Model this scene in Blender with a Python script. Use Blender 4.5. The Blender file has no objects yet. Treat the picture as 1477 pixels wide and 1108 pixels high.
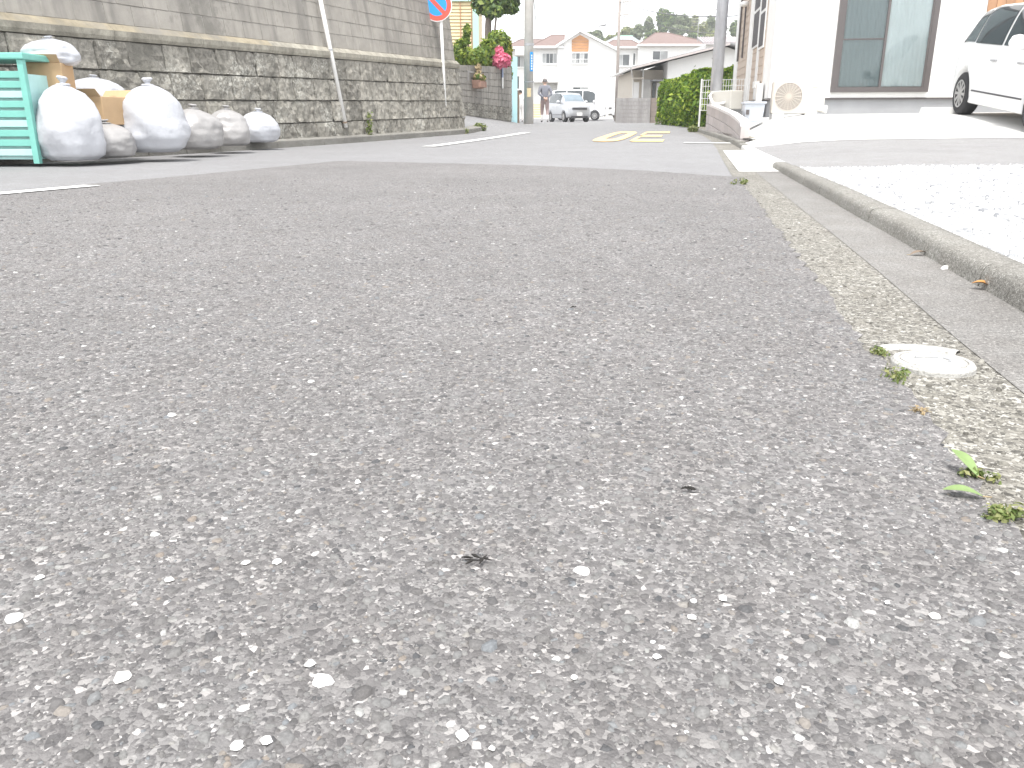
import bpy, bmesh, math, random
import numpy as np
from mathutils import Vector, Matrix, noise
R = math.radians
random.seed(7); rng = np.random.default_rng(7)
scn = bpy.context.scene
COL = scn.collection

# ------------------------------------------------------------------ camera, sky, sun, exposure
CAM_H, FPX, TILT = 0.35, 1180.0, math.atan(380 / 1180)
cd = bpy.data.cameras.new('camera'); cam = bpy.data.objects.new('camera', cd); COL.objects.link(cam)
cam.location = (0, 0, CAM_H); cam.rotation_euler = (math.pi / 2 - TILT, 0, 0)
cd.sensor_width = 36; cd.lens = 36 * FPX / 1477; cd.clip_start = 0.02; cd.clip_end = 3000
scn.camera = cam
SUN_TO = Vector((-0.06, -0.36, 0.93)).normalized()
world = bpy.data.worlds.new('World'); scn.world = world; world.use_nodes = True
wn = world.node_tree; bgn = wn.nodes['Background']
sky = wn.nodes.new('ShaderNodeTexSky'); sky.sky_type = 'NISHITA'; sky.sun_disc = False
sky.sun_elevation = math.asin(SUN_TO.z); sky.sun_rotation = math.atan2(SUN_TO.x, SUN_TO.y)
sky.air_density = 1.0; sky.dust_density = 1.0; sky.ozone_density = 1.0
hs = wn.nodes.new('ShaderNodeHueSaturation'); hs.inputs['Saturation'].default_value = 0.12
wn.links.new(sky.outputs[0], hs.inputs['Color']); wn.links.new(hs.outputs[0], bgn.inputs['Color'])
bgn.inputs['Strength'].default_value = 0.15
sd = bpy.data.lights.new('sun', 'SUN'); sun = bpy.data.objects.new('sun', sd); COL.objects.link(sun)
sd.energy = 1.5; sd.angle = R(12); sd.color = (1, 0.97, 0.92)
sun.rotation_euler = SUN_TO.to_track_quat('Z', 'Y').to_euler(); sun.location = (-5, 5, 30)
vs = scn.view_settings
scn.display_settings.display_device = 'sRGB'
vs.view_transform = 'Standard'; vs.look = 'None'; vs.gamma = 1; vs.use_curve_mapping = False
vs.exposure = 1.6

# ------------------------------------------------------------------ survey helpers (where things stand)
_st, _ct = math.sin(TILT), math.cos(TILT)
def ray(px, py):
    u = 554 - py
    return Vector((px - 738.5, FPX * _ct + u * _st, -FPX * _st + u * _ct))
def onz(px, py, z=0.0):
    d = ray(px, py); return Vector((0, 0, CAM_H)) + d * ((z - CAM_H) / d.z)
def at(px, py, Y):
    d = ray(px, py); return Vector((0, 0, CAM_H)) + d * (Y / d.y)
def onplane(px, py, p, n):
    d = ray(px, py); o = Vector((0, 0, CAM_H)); return o + d * ((p - o).dot(n) / d.dot(n))
def sm(t): t = min(1, max(0, t)); return t * t * (3 - 2 * t)
def interp(x, pts):
    if x <= pts[0][0]: a, b = pts[0], pts[1]
    elif x >= pts[-1][0]: a, b = pts[-2], pts[-1]
    else:
        for a, b in zip(pts, pts[1:]):
            if a[0] <= x <= b[0]: break
    return a[1] + (b[1] - a[1]) * (x - a[0]) / (b[0] - a[0])
EDGE = [(0.2, .37), (0.63, .444), (.91, .508), (1.377, .595), (2.63, .867), (4.64, 1.29), (8.03, 2.03), (11.0, 2.68), (14, 3.3), (17, 3.82), (19.5, 4.12)]
KERB = [(-1, .45), (1.54, .984), (2.5, 1.187), (6.3, 1.976), (10.5, 2.85), (12.55, 3.25), (15, 3.62), (17, 3.9), (19.5, 4.2), (20.5, 4.33)]
def edge(Y): return interp(Y, EDGE)
def kerb(Y): return interp(Y, KERB)
def band(Y): e, k = edge(Y), kerb(Y); return e + (k - e) * interp(Y, [(0.4, .44), (1.2, .46), (2, .48), (6, .46), (12, .5)])
def rz(X, Y):
    z = .27 * sm((Y - 8) / 26) + .25 * sm((Y - 48) / 17)
    z += .3 * min(2.5, max(0, (.4 - X) / 1.5)) * sm((Y - 18) / 4)
    return z
def lz(X, Y):
    d = X - kerb(min(Y, 20))
    w = sm((d - .08) / .9)
    return .040 + w * (.012 * min(5, max(0, Y - 5)) + .28 * sm((Y - 9.6) / 4.0) * sm((d + .1) / .35 if Y > 10.5 else 1) + .012 * min(14, max(0, d))) + rz(kerb(Y), Y)
def gz(X, Y):
    k = kerb(min(Y, 20.5)) + .1
    if X <= k: return rz(X, Y)
    return min(rz(X, Y), lz(X, Y)) if Y < 26 else rz(X, Y)

# ------------------------------------------------------------------ materials
def nmat(name):
    m = bpy.data.materials.new(name); m.use_nodes = True
    nt = m.node_tree; return m, nt, nt.nodes['Principled BSDF']
def lk(nt, a, b): nt.links.new(a, b)
def nd(nt, t, **kw):
    n = nt.nodes.new(t)
    for k, v in kw.items():
        if k in n.inputs: n.inputs[k].default_value = v
        else: setattr(n, k, v)
    return n
def ramp_node(nt, stops, interp='LINEAR'):
    n = nt.nodes.new('ShaderNodeValToRGB'); cr = n.color_ramp; cr.interpolation = interp
    cr.elements[0].position = stops[0][0]; cr.elements[0].color = (*stops[0][1], 1)
    cr.elements[1].position = stops[-1][0]; cr.elements[1].color = (*stops[-1][1], 1)
    for p, c in stops[1:-1]:
        e = cr.elements.new(p); e.color = (*c, 1)
    return n
def g(v, t=0.0): return (v * (1 + t), v, v * (1 - t))
def mixc(nt, fac, a, b, mode='MIX'):
    n = nt.nodes.new('ShaderNodeMix'); n.data_type = 'RGBA'; n.blend_type = mode
    for s, v in ((0, fac), (6, a), (7, b)):
        if hasattr(v, 'type') and hasattr(v, 'is_linked'): lk(nt, v, n.inputs[s])
        elif s == 0: n.inputs[s].default_value = v
        else: n.inputs[s].default_value = (*v, 1)
    return n.outputs[2]
def coord(nt, obj=False):
    if obj: return nt.nodes.new('ShaderNodeTexCoord').outputs['Object']
    return nt.nodes.new('ShaderNodeNewGeometry').outputs['Position']
def plain(name, c, rough=.6, metal=0, var=.12, scale=4, bump=0, bscale=60, spec=.5, isl=0, objvar=0, streak=None):
    """a painted / cast surface: base colour with soft mottling and fine relief"""
    m, nt, b = nmat(name)
    b.inputs['Roughness'].default_value = rough; b.inputs['Metallic'].default_value = metal
    b.inputs['Specular IOR Level'].default_value = spec
    p = coord(nt)
    n1 = nd(nt, 'ShaderNodeTexNoise', Scale=scale, Detail=6.0, Roughness=.65); lk(nt, p, n1.inputs['Vector'])
    lo = tuple(x * (1 - var) for x in c); hi = tuple(min(1, x * (1 + var)) for x in c)
    rn = ramp_node(nt, [(.3, lo), (.7, hi)]); lk(nt, n1.outputs['Fac'], rn.inputs['Fac'])
    out = rn.outputs['Color']
    if isl or objvar:
        src = nt.nodes.new('ShaderNodeObjectInfo').outputs['Random'] if objvar else nt.nodes.new('ShaderNodeNewGeometry').outputs['Random Per Island']
        a = objvar or isl
        r2 = ramp_node(nt, [(0, (1 - a,) * 3), (1, (1 + a,) * 3)]); lk(nt, src, r2.inputs['Fac'])
        out = mixc(nt, 1.0, out, r2.outputs['Color'], 'MULTIPLY')
    if streak:
        sc, colr, amt = streak
        mp = nd(nt, 'ShaderNodeMapping'); mp.inputs['Scale'].default_value = (sc, sc, sc * .12); lk(nt, p, mp.inputs['Vector'])
        n2 = nd(nt, 'ShaderNodeTexNoise', Scale=1.0, Detail=5.0, Roughness=.6); lk(nt, mp.outputs[0], n2.inputs['Vector'])
        r3 = ramp_node(nt, [(.48, (0, 0, 0)), (.68, (amt,) * 3)]); lk(nt, n2.outputs['Fac'], r3.inputs['Fac'])
        out = mixc(nt, r3.outputs['Color'], out, colr)
    lk(nt, out, b.inputs['Base Color'])
    if bump:
        n3 = nd(nt, 'ShaderNodeTexNoise', Scale=bscale, Detail=4.0); lk(nt, p, n3.inputs['Vector'])
        bp = nd(nt, 'ShaderNodeBump', Strength=bump, Distance=.01); lk(nt, n3.outputs['Fac'], bp.inputs['Height']); lk(nt, bp.outputs[0], b.inputs['Normal'])
    return m
def leafmat(name, stops, trans=.35, rough=.5):
    m, nt, b = nmat(name)
    b.inputs['Roughness'].default_value = rough
    ri = nt.nodes.new('ShaderNodeNewGeometry').outputs['Random Per Island']
    rn = ramp_node(nt, stops); lk(nt, ri, rn.inputs['Fac']); lk(nt, rn.outputs[0], b.inputs['Base Color'])
    tr = nt.nodes.new('ShaderNodeBsdfTranslucent'); mx = nd(nt, 'ShaderNodeMixShader'); mx.inputs[0].default_value = trans
    lk(nt, rn.outputs[0], tr.inputs['Color'])
    lk(nt, b.outputs[0], mx.inputs[1]); lk(nt, tr.outputs[0], mx.inputs[2])
    lk(nt, mx.outputs[0], nt.nodes['Material Output'].inputs['Surface'])
    return m
def glassmat(name, c, rough=.05):
    m, nt, b = nmat(name)
    p = coord(nt); n1 = nd(nt, 'ShaderNodeTexNoise', Scale=1.3, Detail=2.0); lk(nt, p, n1.inputs['Vector'])
    rn = ramp_node(nt, [(.35, tuple(x * .8 for x in c)), (.65, tuple(x * 1.15 for x in c))]); lk(nt, n1.outputs['Fac'], rn.inputs['Fac'])
    lk(nt, rn.outputs[0], b.inputs['Base Color'])
    b.inputs['Roughness'].default_value = rough; b.inputs['Specular IOR Level'].default_value = .7
    return m

STONE_RAMP = [(0, (.075, .076, .08)), (.10, (.112, .106, .104)), (.30, (.134, .129, .128)), (.50, (.153, .147, .143)), (.66, (.172, .170, .168)),
              (.80, (.198, .194, .187)), (.88, (.165, .175, .185)), (.935, (.212, .182, .155)), (.975, (.26, .255, .245)), (.994, (.36, .36, .35)), (1, (.62, .62, .60))]
def stonemat(name, use_obj=False, ramp=STONE_RAMP):
    m, nt, b = nmat(name)
    src = nt.nodes.new('ShaderNodeObjectInfo').outputs['Random'] if use_obj else nt.nodes.new('ShaderNodeNewGeometry').outputs['Random Per Island']
    rn = ramp_node(nt, ramp); lk(nt, src, rn.inputs['Fac'])
    n1 = nd(nt, 'ShaderNodeTexNoise', Scale=420.0, Detail=4.0); lk(nt, coord(nt), n1.inputs['Vector'])
    r2 = ramp_node(nt, [(.3, (.78,) * 3), (.7, (1.15,) * 3)]); lk(nt, n1.outputs['Fac'], r2.inputs['Fac'])
    lk(nt, mixc(nt, 1.0, rn.outputs[0], r2.outputs[0], 'MULTIPLY'), b.inputs['Base Color'])
    b.inputs['Roughness'].default_value = .75; b.inputs['Specular IOR Level'].default_value = .35
    bp = nd(nt, 'ShaderNodeBump', Strength=.5, Distance=.0015); lk(nt, n1.outputs['Fac'], bp.inputs['Height']); lk(nt, bp.outputs[0], b.inputs['Normal'])
    return m
def asphalt(name, ramp, cell=170.0, bumpd=.0022, tone=(1, 1, 1), blot=.12):
    """binder with small aggregate: two sizes of cells, relief on both, broad blotches of wear"""
    m, nt, b = nmat(name); p = coord(nt)
    w = nd(nt, 'ShaderNodeTexNoise', Scale=cell * .8, Detail=2.0); lk(nt, p, w.inputs['Vector'])
    wv = nt.nodes.new('ShaderNodeVectorMath'); wv.operation = 'SCALE'; wv.inputs['Scale'].default_value = .6 / cell; lk(nt, w.outputs['Color'], wv.inputs[0])
    pa = nt.nodes.new('ShaderNodeVectorMath'); lk(nt, p, pa.inputs[0]); lk(nt, wv.outputs[0], pa.inputs[1])
    v1 = nd(nt, 'ShaderNodeTexVoronoi', Scale=cell); lk(nt, pa.outputs[0], v1.inputs['Vector'])
    v2 = nd(nt, 'ShaderNodeTexVoronoi', Scale=cell * 2.6); lk(nt, pa.outputs[0], v2.inputs['Vector'])
    sx = nt.nodes.new('ShaderNodeSeparateColor'); lk(nt, v1.outputs['Color'], sx.inputs[0])
    sy = nt.nodes.new('ShaderNodeSeparateColor'); lk(nt, v2.outputs['Color'], sy.inputs[0])
    r1 = ramp_node(nt, ramp); lk(nt, sx.outputs[0], r1.inputs['Fac'])
    r2 = ramp_node(nt, ramp); lk(nt, sy.outputs[1], r2.inputs['Fac'])
    # cells of the large size show only where the second channel says a stone lies there
    th = nd(nt, 'ShaderNodeMath', operation='GREATER_THAN'); th.inputs[1].default_value = .45; lk(nt, sx.outputs[2], th.inputs[0])
    c = mixc(nt, th.outputs[0], r2.outputs[0], r1.outputs[0])
    n1 = nd(nt, 'ShaderNodeTexNoise', Scale=1.1, Detail=5.0, Roughness=.6); lk(nt, p, n1.inputs['Vector'])
    r3 = ramp_node(nt, [(.3, tuple((1 - blot) * t for t in tone)), (.7, tuple((1 + blot) * t for t in tone))]); lk(nt, n1.outputs['Fac'], r3.inputs['Fac'])
    c = mixc(nt, 1.0, c, r3.outputs[0], 'MULTIPLY')
    n4 = nd(nt, 'ShaderNodeTexNoise', Scale=9.0, Detail=4.0); lk(nt, p, n4.inputs['Vector'])
    r4 = ramp_node(nt, [(.35, (.95, .94, .935)), (.65, (1.04, 1.045, 1.05))]); lk(nt, n4.outputs['Fac'], r4.inputs['Fac'])
    c = mixc(nt, 1.0, c, r4.outputs[0], 'MULTIPLY')
    lk(nt, c, b.inputs['Base Color'])
    b.inputs['Roughness'].default_value = .8; b.inputs['Specular IOR Level'].default_value = .4
    h1 = nd(nt, 'ShaderNodeMath', operation='MULTIPLY'); h1.inputs[1].default_value = -1.0; lk(nt, v1.outputs['Distance'], h1.inputs[0])
    h2 = nd(nt, 'ShaderNodeMath', operation='MULTIPLY_ADD'); h2.inputs[1].default_value = -.45; lk(nt, v2.outputs['Distance'], h2.inputs[0]); lk(nt, h1.outputs[0], h2.inputs[2])
    bp = nd(nt, 'ShaderNodeBump', Strength=.9, Distance=bumpd); lk(nt, h2.outputs[0], bp.inputs['Height']); lk(nt, bp.outputs[0], b.inputs['Normal'])
    return m

M = {}
M['asphalt'] = asphalt('worn_coarse_asphalt', [(0, (.092, .09, .091)), (.3, (.142, .138, .137)), (.6, (.178, .174, .172)), (.85, (.225, .221, .217)), (.97, (.31, .303, .295)), (1, (.46, .45, .44))], tone=(1.02, 1.0, .995), blot=.1)  # ramp lightened to put the grazing sheen of the farther road into colour
M['asphalt_new'] = asphalt('finer_grey_asphalt', [(0, (.15, .15, .155)), (.4, (.21, .21, .215)), (.8, (.26, .26, .265)), (1, (.34, .34, .345))], cell=260, bumpd=.0012, tone=(1.05, 1.04, 1.03), blot=.06)
M['drive_asphalt'] = asphalt('pale_drive_asphalt', [(0, (.17, .165, .165)), (.4, (.235, .23, .23)), (.8, (.29, .285, .28)), (1, (.4, .4, .4))], cell=220, bumpd=.0012, blot=.08)
M['band'] = asphalt('exposed_aggregate_concrete', [(0, (.07, .066, .057)), (.22, (.135, .128, .112)), (.5, (.212, .20, .174)), (.8, (.28, .267, .235)), (1, (.47, .455, .42))], cell=150, bumpd=.0030, blot=.16)
M['slab'] = asphalt('smooth_gutter_concrete', [(0, (.12, .115, .11)), (.4, (.19, .182, .172)), (.8, (.245, .235, .222)), (1, (.36, .35, .33))], cell=300, bumpd=.0012, blot=.14)
M['kerb'] = asphalt('kerb_concrete', [(0, (.12, .114, .10)), (.4, (.20, .192, .172)), (.8, (.265, .255, .232)), (1, (.42, .41, .38))], cell=240, bumpd=.0016, blot=.16)
M['concrete_pale'] = plain('pale_new_concrete', (.58, .575, .555), .8, var=.05, scale=1.2, bump=.15, bscale=90)
M['ground'] = plain('packed_earth', (.24, .22, .18), .95, var=.2, scale=.6)
M['hill'] = plain('wooded_hillside', (.07, .09, .05), .95, var=.4, scale=.2)
M['paint'] = plain('worn_white_road_paint', (.72, .72, .70), .7, var=.1, scale=25, bump=.3, bscale=150)
M['paint_yellow'] = plain('worn_yellow_road_paint', (.84, .58, .27), .7, var=.15, scale=6, bump=.3, bscale=150)
M['stone'] = stonemat('road_stone'); M['stone_o'] = stonemat('road_stone_single', True)
M['stone_white'] = stonemat('quartz_stone', True, [(0, (.62, .61, .58)), (1, (.80, .80, .79))])
M['gravel'] = stonemat('white_gravel', False, [(0, (.24, .245, .26)), (.3, (.47, .475, .475)), (1, (.74, .74, .72))])

# ------------------------------------------------------------------ mesh building
ROOTM = {}
class MB:
    def __init__(s): s.v = []; s.f = []; s.m = []
    def add(s, vs_, fs, mi=0):
        o = len(s.v); s.v += [tuple(v) for v in vs_]; s.f += [tuple(i + o for i in f) for f in fs]; s.m += [mi] * len(fs); return s
    def hexa(s, p, mi=0):   # p: 4 bottom (ccw from above) + 4 top
        return s.add(p, [(3, 2, 1, 0), (4, 5, 6, 7), (0, 1, 5, 4), (1, 2, 6, 5), (2, 3, 7, 6), (3, 0, 4, 7)], mi)
    def box(s, x0, y0, z0, x1, y1, z1, mi=0):
        return s.hexa([(x0, y0, z0), (x1, y0, z0), (x1, y1, z0), (x0, y1, z0), (x0, y0, z1), (x1, y0, z1), (x1, y1, z1), (x0, y1, z1)], mi)
    def cbox(s, c, d, mi=0): return s.box(*(c[i] - d[i] / 2 for i in range(3)), *(c[i] + d[i] / 2 for i in range(3)), mi)
    def quad(s, p, mi=0): return s.add(p, [tuple(range(len(p)))], mi)
    def prism(s, poly, z0, z1, mi=0, plane='xy', ):
        """poly extruded along the third axis; plane names the axes of poly"""
        n = len(poly)
        def P(a, b, c): return {'xy': (a, b, c), 'xz': (a, c, b), 'yz': (c, a, b)}[plane]
        vv = [P(a, b, z0) for a, b in poly] + [P(a, b, z1) for a, b in poly]
        return s.add(vv, [tuple(range(n))[::-1], tuple(range(n, 2 * n))] + [(i, (i + 1) % n, (i + 1) % n + n, i + n) for i in range(n)], mi)
    def tube(s, path, r, n=8, mi=0, cap=True):
        path = [Vector(p) for p in path]; rs = r if isinstance(r, (list, tuple)) else [r] * len(path)
        vv = []; prev = None
        for i, p in enumerate(path):
            t = (path[min(i + 1, len(path) - 1)] - path[max(i - 1, 0)]).normalized()
            a = Vector((0, 0, 1)) if abs(t.z) < .9 else Vector((1, 0, 0))
            if prev is not None: a = prev
            u = (a - t * a.dot(t)).normalized(); prev = u; w = t.cross(u)
            for k in range(n):
                an = 2 * math.pi * k / n; vv.append(p + (u * math.cos(an) + w * math.sin(an)) * rs[i])
        ff = [(i * n + k, i * n + (k + 1) % n, (i + 1) * n + (k + 1) % n, (i + 1) * n + k) for i in range(len(path) - 1) for k in range(n)]
        if cap: ff += [tuple(range(n))[::-1], tuple(range((len(path) - 1) * n, len(path) * n))]
        return s.add(vv, ff, mi)
    def lathe(s, prof, n=24, c=(0, 0, 0), axis='z', mi=0):
        vv = []
        for r_, h_ in prof:
            for k in range(n):
                a = 2 * math.pi * k / n; x, y = r_ * math.cos(a), r_ * math.sin(a)
                q = {'z': (x, y, h_), 'y': (x, h_, y), 'x': (h_, x, y)}[axis]; vv.append((q[0] + c[0], q[1] + c[1], q[2] + c[2]))
        ff = [(i * n + k, i * n + (k + 1) % n, (i + 1) * n + (k + 1) % n, (i + 1) * n + k) for i in range(len(prof) - 1) for k in range(n)]
        ff += [tuple(range(n))[::-1], tuple(range((len(prof) - 1) * n, len(prof) * n))]
        return s.add(vv, ff, mi)
    def build(s, name, mat, parent=None, local=False, smooth=False, bevel=0, subsurf=0):
        me = bpy.data.meshes.new(name); vv = s.v
        if parent is not None and not local:
            iv = ROOTM[parent].inverted(); vv = [iv @ Vector(v) for v in vv]
        me.from_pydata(vv, [], s.f)
        for m_ in (mat if isinstance(mat, (list, tuple)) else [mat]): me.materials.append(m_)
        if any(s.m): me.polygons.foreach_set('material_index', s.m)
        if bevel or smooth:
            bm = bmesh.new(); bm.from_mesh(me)
            bmesh.ops.recalc_face_normals(bm, faces=bm.faces)
            if bevel: bmesh.ops.bevel(bm, geom=[e for e in bm.edges if len(e.link_faces) == 2 and e.calc_face_angle(0) > .4], offset=bevel, segments=2, affect='EDGES', profile=.6)
            bm.to_mesh(me); bm.free()
        if smooth: me.polygons.foreach_set('use_smooth', [True] * len(me.polygons))
        ob = bpy.data.objects.new(name, me); COL.objects.link(ob)
        if parent is not None: ob.parent = parent; ROOTM[ob] = ROOTM[parent]
        else: ROOTM[ob] = Matrix.Identity(4)
        return ob
def tag(o, label=None, cat=None, group=None, kind=None):
    for k, v in (('label', label), ('category', cat), ('group', group), ('kind', kind)):
        if v: o[k] = v
    return o
def thing(name, loc, rz_=0, label=None, cat=None, group=None):
    o = bpy.data.objects.new(name, None); COL.objects.link(o); o.empty_display_size = .2
    o.location = loc; o.rotation_euler = (0, 0, rz_); ROOTM[o] = Matrix.Translation(Vector(loc)) @ Matrix.Rotation(rz_, 4, 'Z')
    return tag(o, label, cat, group)
def npmesh(name, V, F, mat, parent=None, smooth=False):
    """big mesh from arrays; F is (n,3) or (n,4)"""
    me = bpy.data.meshes.new(name); k = F.shape[1]
    me.vertices.add(len(V)); me.vertices.foreach_set('co', V.astype(np.float32).ravel())
    me.loops.add(F.size); me.loops.foreach_set('vertex_index', F.astype(np.int32).ravel())
    me.polygons.add(len(F)); me.polygons.foreach_set('loop_start', np.arange(0, F.size, k, dtype=np.int32))
    me.update(calc_edges=True); me.materials.append(mat)
    if smooth: me.polygons.foreach_set('use_smooth', np.ones(len(F), bool))
    ob = bpy.data.objects.new(name, me); COL.objects.link(ob)
    if parent is not None:
        ob.parent = parent; ob.matrix_parent_inverse = ROOTM[parent].inverted(); ROOTM[ob] = ROOTM[parent]
    else: ROOTM[ob] = Matrix.Identity(4)
    return ob
def piece(name, mesh, parent, loc, ux, uy, uz, dims):
    """one brick / stone / board: shared mesh, own place"""
    o = bpy.data.objects.new(name, mesh); COL.objects.link(o); o.parent = parent
    B = Matrix(((ux.x * dims[0], uy.x * dims[1], uz.x * dims[2], loc.x), (ux.y * dims[0], uy.y * dims[1], uz.y * dims[2], loc.y), (ux.z * dims[0], uy.z * dims[1], uz.z * dims[2], loc.z), (0, 0, 0, 1)))
    o.matrix_parent_inverse = ROOTM[parent].inverted() if parent is not None else Matrix.Identity(4)
    o.matrix_basis = B
    return o
def sheet(name, ys, lo, hi, nx, zf, mat, dz=0.0, parent=None, jit=None):
    mb = MB(); ys = list(ys)
    for j, Y in enumerate(ys):
        a, b_ = lo(Y), hi(Y)
        for i in range(nx + 1):
            X = a + (b_ - a) * i / nx; mb.v.append((X, Y, zf(X, Y) + dz))
    for j in range(len(ys) - 1):
        for i in range(nx):
            k = j * (nx + 1) + i; mb.f.append((k, k + 1, k + nx + 2, k + nx + 1)); mb.m.append(0)
    return mb.build(name, mat, parent, smooth=True)
def fr(a, b, n): return [a + (b - a) * i / n for i in range(n + 1)]
def leaves(lobes, n, size, seed=0, fill=.35, asp=.55, up=.3, jit=.13):
    """leaf-sized bent faces through a set of ellipsoid lobes (centre, radii); returns V, F arrays"""
    r = np.random.default_rng(seed)
    C = np.array([l[0] for l in lobes]); RR = np.array([l[1] for l in lobes])
    w = (RR.prod(1)) ** (2 / 3); k = r.choice(len(lobes), n, p=w / w.sum())
    d = r.normal(size=(n, 3)); d /= np.linalg.norm(d, axis=1)[:, None]
    rad = np.where(r.random(n) < fill, r.random(n) ** .5, 1 + r.normal(0, jit, n))
    P = C[k] + d * RR[k] * rad[:, None]
    nn = d + r.normal(0, .55, (n, 3)); nn[:, 2] += up; nn /= np.linalg.norm(nn, axis=1)[:, None]
    a = np.cross(nn, r.normal(size=(n, 3))); a /= np.linalg.norm(a, axis=1)[:, None]; b = np.cross(nn, a)
    s = size * (.6 + .8 * r.random(n))[:, None]
    V = np.stack([P - a * s, P + b * s * asp + nn * s * .12, P + a * s, P - b * s * asp + nn * s * .12], 1).reshape(-1, 3)
    i0 = np.arange(n)[:, None] * 4
    F = np.concatenate([i0 + np.array([[0, 1, 2]]), i0 + np.array([[0, 2, 3]])], 0)
    return V, F

# ------------------------------------------------------------------ ground, road, gutter, kerb
sp = [-700, -300, -120, -60, -35, -22, -15] + fr(-12, 16, 56) + [20, 26, 35, 60, 120, 300, 700]
sq = [-60, -20, -8] + fr(-4, 40, 66) + fr(42, 80, 20) + [95, 120, 160, 250, 450, 900]
mb = MB()
for y in sq:
    for x in sp: mb.v.append((x, y, gz(x, y) - .07))
nx_ = len(sp)
for j in range(len(sq) - 1):
    for i in range(nx_ - 1):
        k = j * nx_ + i; mb.f.append((k, k + 1, k + nx_ + 1, k + nx_)); mb.m.append(0)
tag(mb.build('ground', M['ground'], smooth=True), kind='structure')

# the whole carriageway in the newer, finer asphalt
wallC = Vector((-.99, 18.5, 0)); wu = Vector((-math.sin(R(17)), -math.cos(R(17)), 0)); wn_ = Vector((math.cos(R(17)), -math.sin(R(17)), 0))
def wall_x(Y):
    return -.99 - .292 * (18.5 - Y) / .956 - .1
def road_left(Y):
    if Y < 18.5: return wall_x(Y)
    return -1.1 - 3.2 * sm((Y - 18.5) / 2)
def road_right(Y):
    if Y <= 19.5: return edge(Y)
    return edge(19.5) + (Y - 19.5) * .2 + 4 * sm((Y - 31) / 8)
road2 = sheet('road', fr(-3, 30, 66) + fr(31, 60, 29), road_left, road_right, 24, rz, M['asphalt_new'], -.004)
tag(road2, kind='structure')
# older, coarser patch nearest the camera; it ends along the centre seam and a cross seam
cl = [(-2.0, -5.2), (0, -4.2), (2, -3.5), (4.356, -2.662), (5.515, -2.218), (7.746, -1.575)]
mb = MB(); ys = fr(-2.5, 5.5, 32) + fr(5.6, 7.7, 21)
def seam_lo(Y): return interp(Y, cl)
def seam_hi(Y):
    e = edge(Y)
    return e if Y <= 5.5 else min(e, interp(Y, [(5.5, 1.46), (6.25, .95), (7.01, .066), (7.45, -.9), (7.746, -1.56)]))
jr = random.Random(3)
jag = {}
def seam_hij(Y):
    k = round(Y, 3)
    if k not in jag: jag[k] = jr.uniform(-.012, .012) if Y <= 5.5 else jr.uniform(-.03, .03)
    return seam_hi(Y) + jag[k]
ys = fr(-2.5, .3, 8) + fr(.33, 3, 80) + fr(3.1, 5.5, 40) + fr(5.55, 7.72, 40)
coarse = sheet('road_patch', ys, seam_lo, seam_hij, 6, lambda x, y: 0.0, M['asphalt'])
tag(coarse, kind='structure')

yk = fr(-1.5, 19.5, 84)
conc = sheet('gutter_band', yk, lambda y: edge(y) - .035, band, 3, lambda x, y: rz(x, y) - .002, M['band'], 0); tag(conc, kind='structure')
slabs = tag(sheet('gutter', fr(-1.5, 6.05, 40), band, lambda y: kerb(y) + .03, 3, lambda x, y: rz(x, y) - .001, M['slab']), kind='structure')
pale = tag(sheet('gutter_pale', fr(6.07, 10.3, 16), lambda y: edge(y) + .03, lambda y: kerb(y) + .03, 3, lambda x, y: rz(x, y) + .001, M['concrete_pale']), kind='structure')
far_g = tag(sheet('gutter_far', fr(10.3, 19.5, 30), band, lambda y: kerb(y) + .03, 3, lambda x, y: rz(x, y) - .001, M['band']), kind='structure')

# kerb stones, each its own piece
def kerb_prof(h, wd): return [(-.006, -.06), (0, h * .6), (.007, h * .86), (.02, h * .99), (.055, h * 1.02), (wd, h * .97), (wd + .005, -.06)]
kroot = thing('kerb', (kerb(5), 5, 0)); tag(kroot, kind='structure')
y = -1.2; kk = 0
kr = random.Random(11)
while y < 19.2:
    L = .6 if y < 11 else .75
    y1 = y + L - .004
    h = .05 + kr.uniform(-.0012, .0012)
    if 5.9 < y < 10.2: h = .044
    if y > 11: h = .075
    pr = kerb_prof(h, .095); n = len(pr); mbk = MB()
    off = kr.uniform(-.002, .002)
    for yy in fr(y, y1, 3):
        for a, z in pr: mbk.v.append((kerb(yy) + a + off + .02 * 0, yy, rz(kerb(yy), yy) + z))
    for j in range(3):
        for i in range(n - 1):
            k = j * n + i; mbk.f.append((k, k + 1, k + n + 1, k + n)); mbk.m.append(0)
    e0 = len(mbk.v); mbk.v += mbk.v[:n] + mbk.v[3 * n:4 * n]; mbk.f += [tuple(range(e0, e0 + n)), tuple(range(e0 + n, e0 + 2 * n))[::-1]]; mbk.m += [0, 0]
    ob = mbk.build('kerb_stone', M['concrete_pale'] if 6.5 < y < 10.2 else M['kerb'], kroot, smooth=False)
    ob.data.polygons.foreach_set('use_smooth', [len(p.vertices) == 4 for p in ob.data.polygons])
    y += L

# the raised ground right of the kerb: gravel bed, side drive, concrete forecourt
ko = lambda y: kerb(y) + .085
far_r = lambda y: 14.0
gravel_bed = tag(sheet('gravel_bed', fr(-1, 5.75, 36), ko, lambda y: 9.0, 20, lambda x, y: lz(x, y) - .008, M['concrete_pale']), kind='structure')
drive = tag(sheet('side_drive', fr(5.0, 10.4, 30), ko, far_r, 20, lambda x, y: lz(x, y) - (.001 if y > 5.8 - .1 * (x - 2) else .012), M['drive_asphalt']), kind='structure')
fore = tag(sheet('forecourt', fr(10.1, 18.2, 30), lambda y: kerb(min(y, 20)) + (.105 if y < 11.75 else .22), far_r, 20, lambda x, y: lz(x, y) + .003, M['concrete_pale']), kind='structure')

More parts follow.
